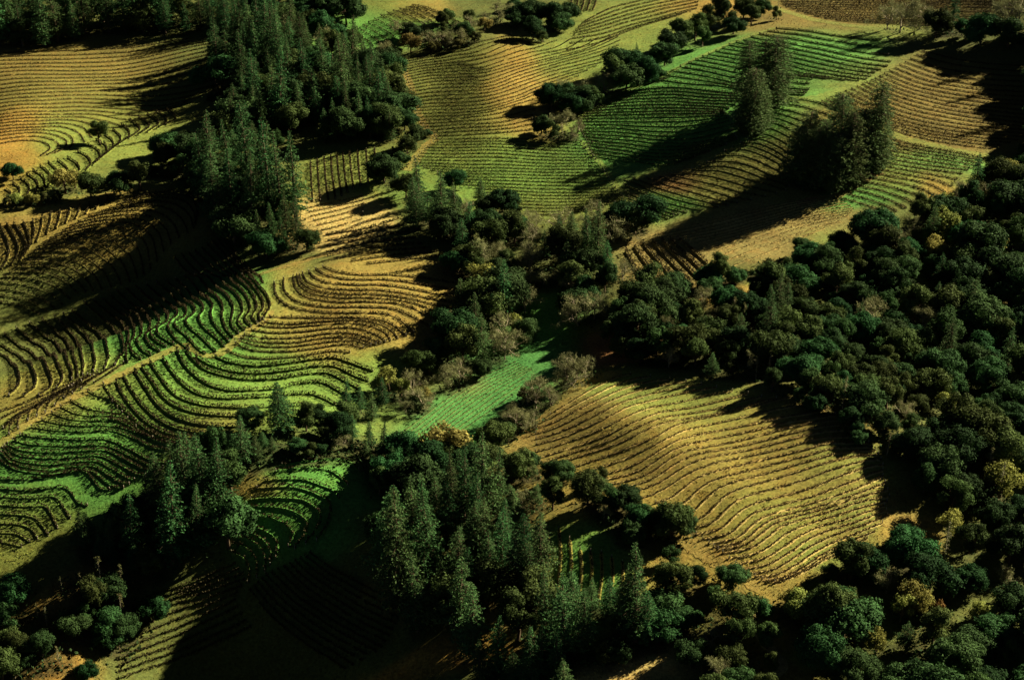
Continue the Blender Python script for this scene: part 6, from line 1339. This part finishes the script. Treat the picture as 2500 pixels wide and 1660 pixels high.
def ribbon(p, width, lift, ragged=0.25, cross=1, bank=0.0):
    t = np.gradient(p, axis=0); t /= np.maximum(np.linalg.norm(t, axis=1), 1e-6)[:, None]
    nrm = np.stack([-t[:, 1], t[:, 0]], 1)
    cols = np.linspace(-0.5, 0.5, cross + 1)
    V = []
    for c in cols:
        w = width * c * (1 + ragged * (rng.random(len(p)) - 0.5) * 2)
        V.append(p + nrm * w[:, None])
    V = np.stack(V, 1)                                   # n, cross+1, 2
    z = height(V[..., 0], V[..., 1]) + lift + bank * np.clip(1.25 - 2.5 * np.abs(cols), 0, 0.84)[None] * (1 + 0.2 * (rng.random(V.shape[:2]) - .5))
    verts = np.concatenate([V, z[..., None]], -1).reshape(-1, 3)
    m = cross + 1; i = np.arange(len(p) - 1)[:, None] * m + np.arange(cross)[None]
    i = i.ravel()
    return verts, np.stack([i, i + m, i + m + 1, i + 1], 1)

for name, label, pts, width, key in TRACKS:
    p, L = resample(catmull(pts, 80), 1.3)
    v, f = ribbon(p, width, 0.07, 0.22, 3)
    c = np.tile(np.array(PAL[key]), (len(v), 1)) * (0.85 + 0.3 * rng.random((len(v), 1)))
    c = 0.45 * land_colour(v[:, 0], v[:, 1]) + 0.55 * c
    put(name, new_mesh(name, v, quads=f, colors=c, smooth=True, mats=[M_GROUND]), kind='structure', label=label)

# ------------------------------------------------------------------ vine rows
def scatter_quads(c, size, tilt=None, aspect=(0.6, 1.0)):
    """small leaf-like quads at points c with random orientation"""
    n = len(c)
    a = rng.normal(size=(n, 3)); a /= np.linalg.norm(a, axis=1)[:, None]
    if tilt is not None: a = a * (1 - tilt[:, None]) + np.array([0, 0, 1]) * tilt[:, None]
    b = rng.normal(size=(n, 3)); u = np.cross(a, b); u /= np.maximum(np.linalg.norm(u, axis=1), 1e-6)[:, None]
    w = np.cross(a, u); w /= np.maximum(np.linalg.norm(w, axis=1), 1e-6)[:, None]
    s = size[:, None] if np.ndim(size) else size
    asp = rng.uniform(*aspect, size=(n, 1))
    v = np.stack([c - u * s, c - w * s * asp, c + u * s, c + w * s * asp], 1)
    return v.reshape(-1, 3)

POST = None
def post_mesh():
    v, f = [], []
    for z in (0, 1.35):
        for x, y in ((-.07, -.07), (.07, -.07), (.07, .07), (-.07, .07)): v.append((x, y, z))
    f = [(0, 1, 5, 4), (1, 2, 6, 5), (2, 3, 7, 6), (3, 0, 4, 7), (4, 5, 6, 7)]
    return new_mesh('end_post', v, quads=f, mats=[M_POST])
POST = post_mesh()

def ordinal(n):
    return f"{n}{'th' if 10 <= n % 100 <= 20 else {1: 'st', 2: 'nd', 3: 'rd'}.get(n % 10, 'th')}"

FAR = ([], [], [], [])                                     # rows joined as one mass: verts, quads, strip verts, strip quads
n_rows = 0
for F in FIELDS:
    G = [catmull(g, 90) for g in F['g']]
    keys = np.r_[0, np.cumsum(F['c'])].astype(float)
    G = np.array(G)                                        # guides, 90, 2
    total = int(keys[-1]) + (1 if F['last'] else 0)
    for r in range(total):
        k = min(int(np.searchsorted(keys, r, 'right') - 1), len(keys) - 2)
        t = (r - keys[k]) / (keys[k + 1] - keys[k])
        a, b = G[k], G[k + 1]
        m0 = (b - G[k - 1]) * 0.5 * (keys[k + 1] - keys[k]) / max(1, (keys[k + 1] - keys[k - 1]) / 2) if k > 0 else b - a
        m1 = (G[k + 2] - a) * 0.5 * (keys[k + 1] - keys[k]) / max(1, (keys[k + 2] - keys[k]) / 2) if k + 2 < len(G) else b - a
        m0 = np.clip(m0, -1.6 * abs(b - a) - 1, 1.6 * abs(b - a) + 1); m1 = np.clip(m1, -1.6 * abs(b - a) - 1, 1.6 * abs(b - a) + 1)
        h = lambda c0, c1, c2, c3: c0 * a + c1 * m0 + c2 * b + c3 * m1
        p = h(2*t**3 - 3*t*t + 1, t**3 - 2*t*t + t, -2*t**3 + 3*t*t, t**3 - t*t)
        p, L = resample(p, 1.0)
        c0, c1 = sorted(rng.uniform(0, 1.2, 2))
        if len(p) < 4: continue
        w = rng.normal(0, 0.05, (len(p), 2)); p = p + np.apply_along_axis(lambda s: np.convolve(s, np.ones(5) / 5, 'same'), 0, w)
        sv, sf = ribbon(p, F['sw'], 0.03, 0.2, 3, F['bank'])
        # vines: one every 1.5 m, canes and leftover leaves round each
        nv = max(3, int(L / 1.5)); s = np.linspace(0.2, L - 0.2, nv)
        s = s[rng.random(nv) > 0.012]
        per = max(3, int(F['dens'] * 1.5))
        ss = np.repeat(s, per) + rng.uniform(-0.8, 0.8, len(s) * per)
        seg = np.linspace(0, L, len(p))
        cx, cy = np.interp(ss, seg, p[:, 0]), np.interp(ss, seg, p[:, 1])
        hh = F['h'] * np.repeat(rng.uniform(0.88, 1.1, len(s)), per)
        lat = 0.07 + 0.09 * F['h']
        cx += rng.normal(0, lat, len(ss)); cy += rng.normal(0, lat, len(ss))
        cz = height(cx, cy) + F['bank'] * 0.7 + 0.05 + hh * rng.random(len(ss))
        vq = scatter_quads(np.stack([cx, cy, cz], 1), rng.uniform(0.16, 0.36, len(ss)) * (0.4 + 0.6 * min(1, F['h'])))
        fq = np.arange(len(vq)).reshape(-1, 4)
        ca = land_colour(sv[:, 0], sv[:, 1])
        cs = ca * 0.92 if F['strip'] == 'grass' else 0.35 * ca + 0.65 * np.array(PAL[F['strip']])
        cs = cs * rng.uniform(.86, 1.16)
        if F['big'] is False:
            o0 = sum(len(v) for v in FAR[0]); o1 = sum(len(v) for v in FAR[2])
            FAR[0].append(vq); FAR[1].append(fq + o0); FAR[2].append(np.hstack([sv, cs])); FAR[3].append(sf + o1)
            continue
        n_rows += 1
        row = put('vine_row', new_mesh('vine_row', vq, quads=fq, mats=[M_TANVINE if F['strip'] in ('cream', 'straw') else M_VINE]), category='vine row',
                  group='vine rows of the ' + F['name'], label=f"vine row {ordinal(r + 1)} from {F['side']} of the {F['name']}")
        put('soil_strip', new_mesh('soil_strip', sv, quads=sf, colors=cs, smooth=True, mats=[M_STRIP]), row)
        for e in (0, -1):
            po = put('end_post', POST, row)
            po.location = (p[e][0], p[e][1], float(height(p[e][0], p[e][1])) - 0.05)
if FAR[0]:
    sv = np.vstack(FAR[2])
    fo = put('distant_vine_rows', new_mesh('distant_vine_rows', np.vstack(FAR[0]), quads=np.vstack(FAR[1]), mats=[M_VINE]), kind='stuff',
             label='many thin vine rows crossing the far and deeply shaded fields', category='vine rows')
    so = put('soil_strips', new_mesh('soil_strips', sv[:, :3], quads=np.vstack(FAR[3]), colors=sv[:, 3:], smooth=True, mats=[M_STRIP]), fo)
    so['kind'] = 'stuff'

# undergrowth and leaf litter plants under the woods
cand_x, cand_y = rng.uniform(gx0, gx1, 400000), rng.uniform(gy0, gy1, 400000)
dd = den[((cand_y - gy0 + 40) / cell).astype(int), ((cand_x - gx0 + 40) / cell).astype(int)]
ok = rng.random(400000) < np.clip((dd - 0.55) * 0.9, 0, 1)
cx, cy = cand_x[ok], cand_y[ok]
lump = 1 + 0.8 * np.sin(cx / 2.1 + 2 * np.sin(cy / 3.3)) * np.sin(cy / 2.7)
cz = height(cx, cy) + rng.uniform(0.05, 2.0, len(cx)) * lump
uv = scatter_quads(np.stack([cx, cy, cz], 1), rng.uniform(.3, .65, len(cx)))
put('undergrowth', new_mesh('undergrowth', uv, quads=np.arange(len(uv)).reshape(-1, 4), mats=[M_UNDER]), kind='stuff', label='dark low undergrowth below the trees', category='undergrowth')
print('undergrowth', len(cx), 'rows', n_rows)

# rough grass, weeds and clods over the open ground
N = 260000
d0 = rng.uniform(0, 1, N)
gy = 330 + 560 * d0 ** 1.25
gx = rng.uniform(-1, 1, N) * (gy * 0.36 + 30)
patch = np.sin(gx / 6 + 3 * np.sin(gy / 9)) * np.sin(gy / 7 + 2 * np.sin(gx / 12)) + 0.6 * np.sin(gx / 2.3) * np.sin(gy / 1.9)
keep = rng.random(N) < np.clip(0.55 + 0.5 * patch, 0.08, 1)
gx, gy = gx[keep], gy[keep]
gc = land_colour(gx, gy) * rng.uniform(0.55, 1.35, (len(gx), 1)) * np.array([1.05, 1.0, 0.9])
gq = scatter_quads(np.stack([gx, gy, height(gx, gy) + rng.uniform(.02, .28, len(gx))], 1), rng.uniform(.08, .26, len(gx)))
put('grass', new_mesh('grass', gq, quads=np.arange(len(gq)).reshape(-1, 4), colors=np.repeat(gc, 4, 0), mats=[M_STRIP]), kind='stuff', label='rough grass and weeds over the open ground', category='grass')

# ------------------------------------------------------------------ trees (built one unit high in metres, then copied)
def tube(path, r0, r1, sides=5):
    P = np.asarray(path, float); n = len(P); V = []; 
    for i in range(n):
        d = P[min(i + 1, n - 1)] - P[max(i - 1, 0)]; d /= max(np.linalg.norm(d), 1e-6)
        a = np.cross(d, [0.31, 0.2, 0.93]); 
        if np.linalg.norm(a) < 1e-3: a = np.array([1., 0, 0])
        a /= np.linalg.norm(a); b = np.cross(d, a); r = r0 + (r1 - r0) * i / (n - 1)
        for k in range(sides):
            th = 2 * math.pi * k / sides; V.append(P[i] + r * (a * math.cos(th) + b * math.sin(th)))
    Fq = [(i * sides + k, i * sides + (k + 1) % sides, (i + 1) * sides + (k + 1) % sides, (i + 1) * sides + k) for i in range(n - 1) for k in range(sides)]
    return np.array(V), np.array(Fq)

def join(parts):
    V, Q, o = [], [], 0
    for v, f in parts:
        V.append(v); Q.append(np.asarray(f) + o); o += len(v)
    return np.vstack(V), np.vstack(Q)

def quads_of(v): return v, np.arange(len(v)).reshape(-1, 4)

def fir(H, Rr, n_whorl, per, taper, gap, dens):
    """conifer: whorls of drooping branches carrying flat needle sprays"""
    trunk = tube([(0, 0, -1), (rng.normal(0, .1), rng.normal(0, .1), H * .5), (0, 0, H)], H * 0.014 + .08, 0.04, 6)
    C, Sz, limbs = [], [], [trunk]
    z0 = H * gap
    lean = rng.normal(0, .15, 2)
    for i in range(n_whorl):
        f = (i + rng.uniform(-.3, .3)) / n_whorl; f = min(max(f, 0), .995)
        z = z0 + (H - z0) * f
        rad = Rr * ((1 - f) ** taper) * (0.35 + 0.65 * min(1, (f + .05) / .22)) + 0.25
        for b in range(per):
            if rng.random() < .12: continue
            th = rng.uniform(0, 6.283); L = rad * rng.uniform(.55, 1.15)
            if rng.random() < .08: L *= 1.25
            droop = rng.uniform(.05, .4) * L; up = .18 * L
            nq = max(3, int(dens * L))
            t = rng.uniform(.12, 1, nq) ** .75
            px = np.cos(th) * L * t; py = np.sin(th) * L * t
            pz = z + up * t - (droop + up) * t ** 2
            sp = .13 * L * (1.15 - t) + .12
            c = np.stack([px, py, pz], 1) + rng.normal(size=(nq, 3)) * np.stack([sp, sp, sp * .55], 1)
            C.append(c); Sz.append(rng.uniform(.17, .36, nq) * (1.1 - .35 * f))
            if b % 2 == 0 and L > 1.2:
                limbs.append(tube([(0, 0, z), (np.cos(th) * L * .5, np.sin(th) * L * .5, z + up * .4 - .2 * droop), (np.cos(th) * L * .9, np.sin(th) * L * .9, z + up * .8 - droop * .8)], .07, .02, 3))
    C = np.vstack(C); Sz = np.concatenate(Sz)
    crown = quads_of(scatter_quads(C, Sz, np.full(len(C), .35), (.35, .8)))
    return crown, join(limbs)

def blob_tree(H, Rr, lobes, dens, low=.25, flat=.75, size=(.22, .5), openness=0.0):
    """broadleaf: many leaf clumps on uneven lobes carried by limbs"""
    C, N, Sz, limbs = [], [], [], []
    zc = H * (low + 1) / 2
    limbs.append(tube([(0, 0, -1), (rng.normal(0, .2), rng.normal(0, .2), H * .22), (rng.normal(0, .5), rng.normal(0, .5), H * .5)], .05 * H * .55 + .1, .12, 6))
    for i in range(lobes):
        for _ in range(20):
            d = rng.normal(size=3); d /= np.linalg.norm(d)
            if d[2] > -.55: break
        k = rng.uniform(.45, .82)
        c = np.array([d[0] * Rr * k, d[1] * Rr * k, zc + d[2] * (H * (1 - low) / 2) * k * 1.05])
        r = Rr * rng.uniform(.24, .46)
        limbs.append(tube([(0, 0, H * .25), tuple(np.array([0, 0, H * .25]) * .4 + c * .55 + rng.normal(0, .3, 3)), tuple(c)], .12, .03, 4))
        n = int(dens * r * r * 9)
        u = rng.normal(size=(n, 3)); u /= np.linalg.norm(u, axis=1)[:, None]
        rr = r * (rng.uniform(.55, 1.08, n)) * (1 + .22 * np.sin(5 * u[:, 0] + i) * np.sin(5 * u[:, 1] + 2 * i))
        p = c + u * rr[:, None] * np.array([1, 1, flat])
        keep = rng.random(n) > openness
        C.append(p[keep]); N.append(u[keep]); Sz.append(rng.uniform(size[0], size[1], n)[keep])
    C = np.vstack(C); N = np.vstack(N); Sz = np.concatenate(Sz)
    keep = C[:, 2] > H * low * .3
    C, N, Sz = C[keep], N[keep], Sz[keep]
    n = len(C)
    a = N + rng.normal(0, .33, (n, 3)); a /= np.linalg.norm(a, axis=1)[:, None]
    b = rng.normal(size=(n, 3)); u = np.cross(a, b); u /= np.linalg.norm(u, axis=1)[:, None]; w = np.cross(a, u)
    s = Sz[:, None]
    v = np.stack([C - u * s, C - w * s * .75, C + u * s, C + w * s * .75], 1).reshape(-1, 3)
    return quads_of(v), join(limbs)

def bare_tree(H, Rr, twig=900, leaf=250, spread=.9):
    limbs, tips = [], []
    def grow(p, d, L, r, lev):
        q = p + d * L * .5 + rng.normal(0, .08 * L, 3); e = p + d * L + rng.normal(0, .1 * L, 3)
        limbs.append(tube([p, q, e], r, r * .6, 5 if lev < 2 else 3))
        if lev >= 3: tips.append((e, d)); return
        for _ in range(3 if lev else 5):
            nd = d * .65 + rng.normal(0, spread * .55, 3); nd[2] += .12; nd /= np.linalg.norm(nd)
            grow(e if rng.random() < .6 else q, nd, L * rng.uniform(.6, .85), r * .58, lev + 1)
    grow(np.array([0, 0, -.5]), np.array([0, 0, 1.]), H * .34, .035 * H * .6 + .06, 0)
    T = np.array([t[0] for t in tips])
    sc = np.array([Rr / max(np.percentile(np.abs(T[:, 0]), 92), .1), Rr / max(np.percentile(np.abs(T[:, 1]), 92), .1), H / T[:, 2].max()])
    lv, lf = join(limbs); lv = lv * np.where(lv[:, 2:3] > H * .15, sc, np.array([1, 1, 1])); T = T * sc
    k = rng.integers(0, len(T), twig); base = T[k] + rng.normal(0, .05 * H, (twig, 3))
    d = rng.normal(size=(twig, 3)); d[:, 2] += .7; d /= np.linalg.norm(d, axis=1)[:, None]
    s = np.cross(d, rng.normal(size=(twig, 3))); s /= np.linalg.norm(s, axis=1)[:, None]
    L = rng.uniform(.5, 1.5, (twig, 1)); wd = rng.uniform(.03, .065, (twig, 1))
    v1 = np.stack([base - s * wd, base + s * wd, base + d * L + s * wd * .4, base + d * L - s * wd * .4], 1).reshape(-1, 3)
    k = rng.integers(0, len(T), leaf)
    v2 = scatter_quads(T[k] + rng.normal(0, .045 * H, (leaf, 3)), rng.uniform(.1, .24, leaf))
    return quads_of(np.vstack([v1, v2])), (lv, lf)

def snag(H, Rr):
    """thin, half dead conifer with a pale trunk and sparse branches"""
    limbs = [tube([(0, 0, -1), (rng.normal(0, .2), 0, H * .5), (rng.normal(0, .2), 0, H)], .26, .05, 6)]
    C = []
    for i in range(46):
        f = rng.uniform(.18, .98); z = H * f; th = rng.uniform(0, 6.283); L = Rr * (1.1 - f * .8) * rng.uniform(.35, 1.1)
        e = np.array([np.cos(th) * L, np.sin(th) * L, z + rng.uniform(-.25, .2) * L])
        limbs.append(tube([(0, 0, z), e * .5 + np.array([0, 0, z * .5 + .1]), e], .07, .02, 3))
        n = rng.integers(3, 16); t = rng.uniform(.3, 1.05, (n, 1))
        C.append(np.array([0, 0, z]) * (1 - t) + e * t + rng.normal(0, .28, (n, 3)))
    C = np.vstack(C)
    return quads_of(scatter_quads(C, rng.uniform(.15, .36, len(C)), np.full(len(C), .3), (.3, .7))), join(limbs)

PROTO = {}
def proto(kind, name, crown_mat, bark, builder, n):
    PROTO[kind] = []
    for _ in range(n):
        (cv, cf), (tv, tf) = builder()
        H = max(cv[:, 2].max(), 1.0); rad = np.percentile(np.hypot(cv[:, 0], cv[:, 1]), 97)
        PROTO[kind].append((name, new_mesh(kind + '_crown', cv, quads=cf, mats=[crown_mat]), new_mesh(kind + '_trunk', tv, quads=tf, smooth=True, mats=[bark]), H, rad))
U = rng.uniform
proto('fir', 'fir_tree', M_FIR, M_BARK, lambda: fir(30, U(4.4, 5.8), int(U(34, 44)), int(U(8, 11)), U(.75, 1.05), U(.06, .16), U(6.0, 7.2)), 10)
proto('redwood', 'redwood_tree', M_REDWOOD, M_BARK, lambda: fir(30, U(4.6, 5.6), 48, 11, U(.26, .38), U(.02, .05), U(6.5, 7.5)), 5)
proto('oak', 'oak_tree', M_OAK, M_BARK, lambda: blob_tree(12, U(5.6, 7.0), int(U(20, 34)), U(15, 19), U(.03, .15), .8, (.15, .36)), 9)
proto('laurel', 'laurel_tree', M_LAUREL, M_BARK, lambda: blob_tree(15, U(4.6, 5.6), int(U(18, 26)), U(15, 18), U(.02, .12), 1.0, (.15, .34)), 6)
proto('madrone', 'madrone_tree', M_MADRONE, M_BARK, lambda: blob_tree(12, U(4.6, 5.8), int(U(20, 32)), U(13, 16), U(.03, .2), .9, (.15, .34), .15), 6)
proto('bare', 'bare_tree', M_BARE, M_PALE_BARK, lambda: bare_tree(12, U(4.6, 6.0), 1700, 420), 6)
proto('willow', 'willow_tree', M_WILLOW, M_BARK, lambda: blob_tree(12, U(4.2, 5.2), int(U(16, 24)), U(6, 7.5), U(.05, .15), .95, (.2, .42), .25), 4)
proto('bush', 'bush', M_BUSH, M_BARK, lambda: blob_tree(5, U(3.0, 3.8), 12, 11, .0, .7, (.18, .36), .1), 4)
proto('snag', 'snag_tree', M_SNAG, M_PALE_BARK, lambda: snag(20, U(3.2, 4.2)), 4)
proto('rust', 'bush', M_RUST, M_BARK, lambda: blob_tree(5, U(2.4, 3.0), 12, 11, .0, .8, (.18, .34), .1), 1)

STANDS = json.loads(r'''["along the lower left tan hill edge","among the left edge fields","at the flat green field corner","at the lower end of the green meadow","between the front firs and driveway","between the green meadow and tan hill","in the belt before the green hillside","in the belt left of the green meadow","in the central woods below the flat field","in the copse right of the rolling field","in the dark forest along the right edge","in the dark stand left of the rolling field","in the dark top right corner","in the far top left conifer line","in the forest beside the tan hill tip","in the front fir grove","in the hedge behind the rolling field","in the hedgerow left of the steep rows","in the large redwood clump","in the lone upper right redwood group","in the round clump above the rolling field","in the sunlit lower left clearing","in the tall stand beside the straw plot","in the wooded lower right corner","in the woods above the tan hill","in the woods along the tan hill top edge","on the far right top edge","on the far slope behind the dark stand","on the slope beside the shaded left fields"]''')
KIND_WORDS = dict(fir=('fir', 'firs'), oak=('evergreen oak', 'evergreen oaks'), laurel=('laurel', 'laurels'), madrone=('olive-green madrone', 'olive-green madrones'), bare=('bare tree', 'bare trees'),
                  willow=('yellowish tree', 'yellowish trees'), bush=('bush', 'bushes'), snag=('half-dead conifer', 'half-dead conifers'),
                  redwood=('redwood', 'redwood trees'), rust=('rusty orange bush', 'rusty orange bushes'))
for kind, variant, x, y, hgt, wf, rot, stand, place, total, size in TREES:
    one, many = KIND_WORDS[kind]
    if total == 1: label = f"the only {one} {STANDS[stand]}"
    elif total == 2: label = f"{('left', 'right')[place - 1]} one of two {many} {STANDS[stand]}"
    else: label = f"{('small', 'medium', 'tall')[size]} {one}, {ordinal(place)} from the left {STANDS[stand]}"
    group = f"{many} {STANDS[stand]}"
    name, cm, tm, H, rad = PROTO[kind][variant % len(PROTO[kind])]
    root = bpy.data.objects.new(name, None); COL.objects.link(root)
    root.empty_display_size = 1
    root['label'] = label; root['category'] = 'bush' if name == 'bush' else 'tree'; root['group'] = group
    s = hgt / H
    root.location = (x, y, float(height(x, y)) - 0.15)
    root.rotation_euler = (R(rng.normal(0, 2.2)), R(rng.normal(0, 2.2)), rot)
    root.scale = (s * wf * U(.92, 1.08), s * wf * U(.92, 1.08), s)
    for pn, me in (('crown', cm), ('trunk', tm)):
        o = bpy.data.objects.new(pn, me); COL.objects.link(o); o.parent = root

# ------------------------------------------------------------------ small sheds among the trees
M_METAL = plain_material('pale_metal_roof', (0.34, 0.34, 0.28), 0.2, 1.5)
M_WHITE = plain_material('white_trim', (0.72, 0.74, 0.68), 0.1)
M_WOOD = plain_material('weathered_boards', (0.13, 0.10, 0.06))
def box(x0, x1, y0, y1, z0, z1):
    v = [(x, y, z) for z in (z0, z1) for x, y in ((x0, y0), (x1, y0), (x1, y1), (x0, y1))]
    return np.array(v, float), np.array([(3, 2, 1, 0), (4, 5, 6, 7), (0, 1, 5, 4), (1, 2, 6, 5), (2, 3, 7, 6), (3, 0, 4, 7)])
def shed(x, y, w, d, h, rot, label):
    root = bpy.data.objects.new('shed', None); COL.objects.link(root)
    root['label'] = label; root['category'] = 'shed'
    root.location = (x, y, float(height(x, y))); root.rotation_euler = (0, 0, rot)
    v, f = box(-w / 2, w / 2, -d / 2, d / 2, -1, h); put('wall', new_mesh('wall', v, quads=f, mats=[M_WOOD]), root)
    v, f = box(-.45, .45, -d / 2 - .05, -d / 2 - .003, -.5, 1.9); put('door', new_mesh('door', v, quads=f, mats=[M_BARK]), root)
    e = .35
    v, f = box(-w / 2 - e, w / 2 + e, -d / 2 - e, d / 2 + e, h + .003, h + .12)
    v[:, 2] += (v[:, 1] + d / 2) * 0.16
    put('roof', new_mesh('roof', v, quads=f, mats=[M_METAL]), root)
    v, f = box(-w / 2 - e, w / 2 + e, d / 2 + e + .003, d / 2 + e + .12, h - .1, h + .24)
    v[:, 2] += d * 0.16 + .06
    put('fascia', new_mesh('fascia', v, quads=f, mats=[M_WHITE]), root)
shed(77.1, 358.1, 3.6, 3.0, 2.6, -0.35, 'small grey roofed shed with white fascia half hidden by a round oak')
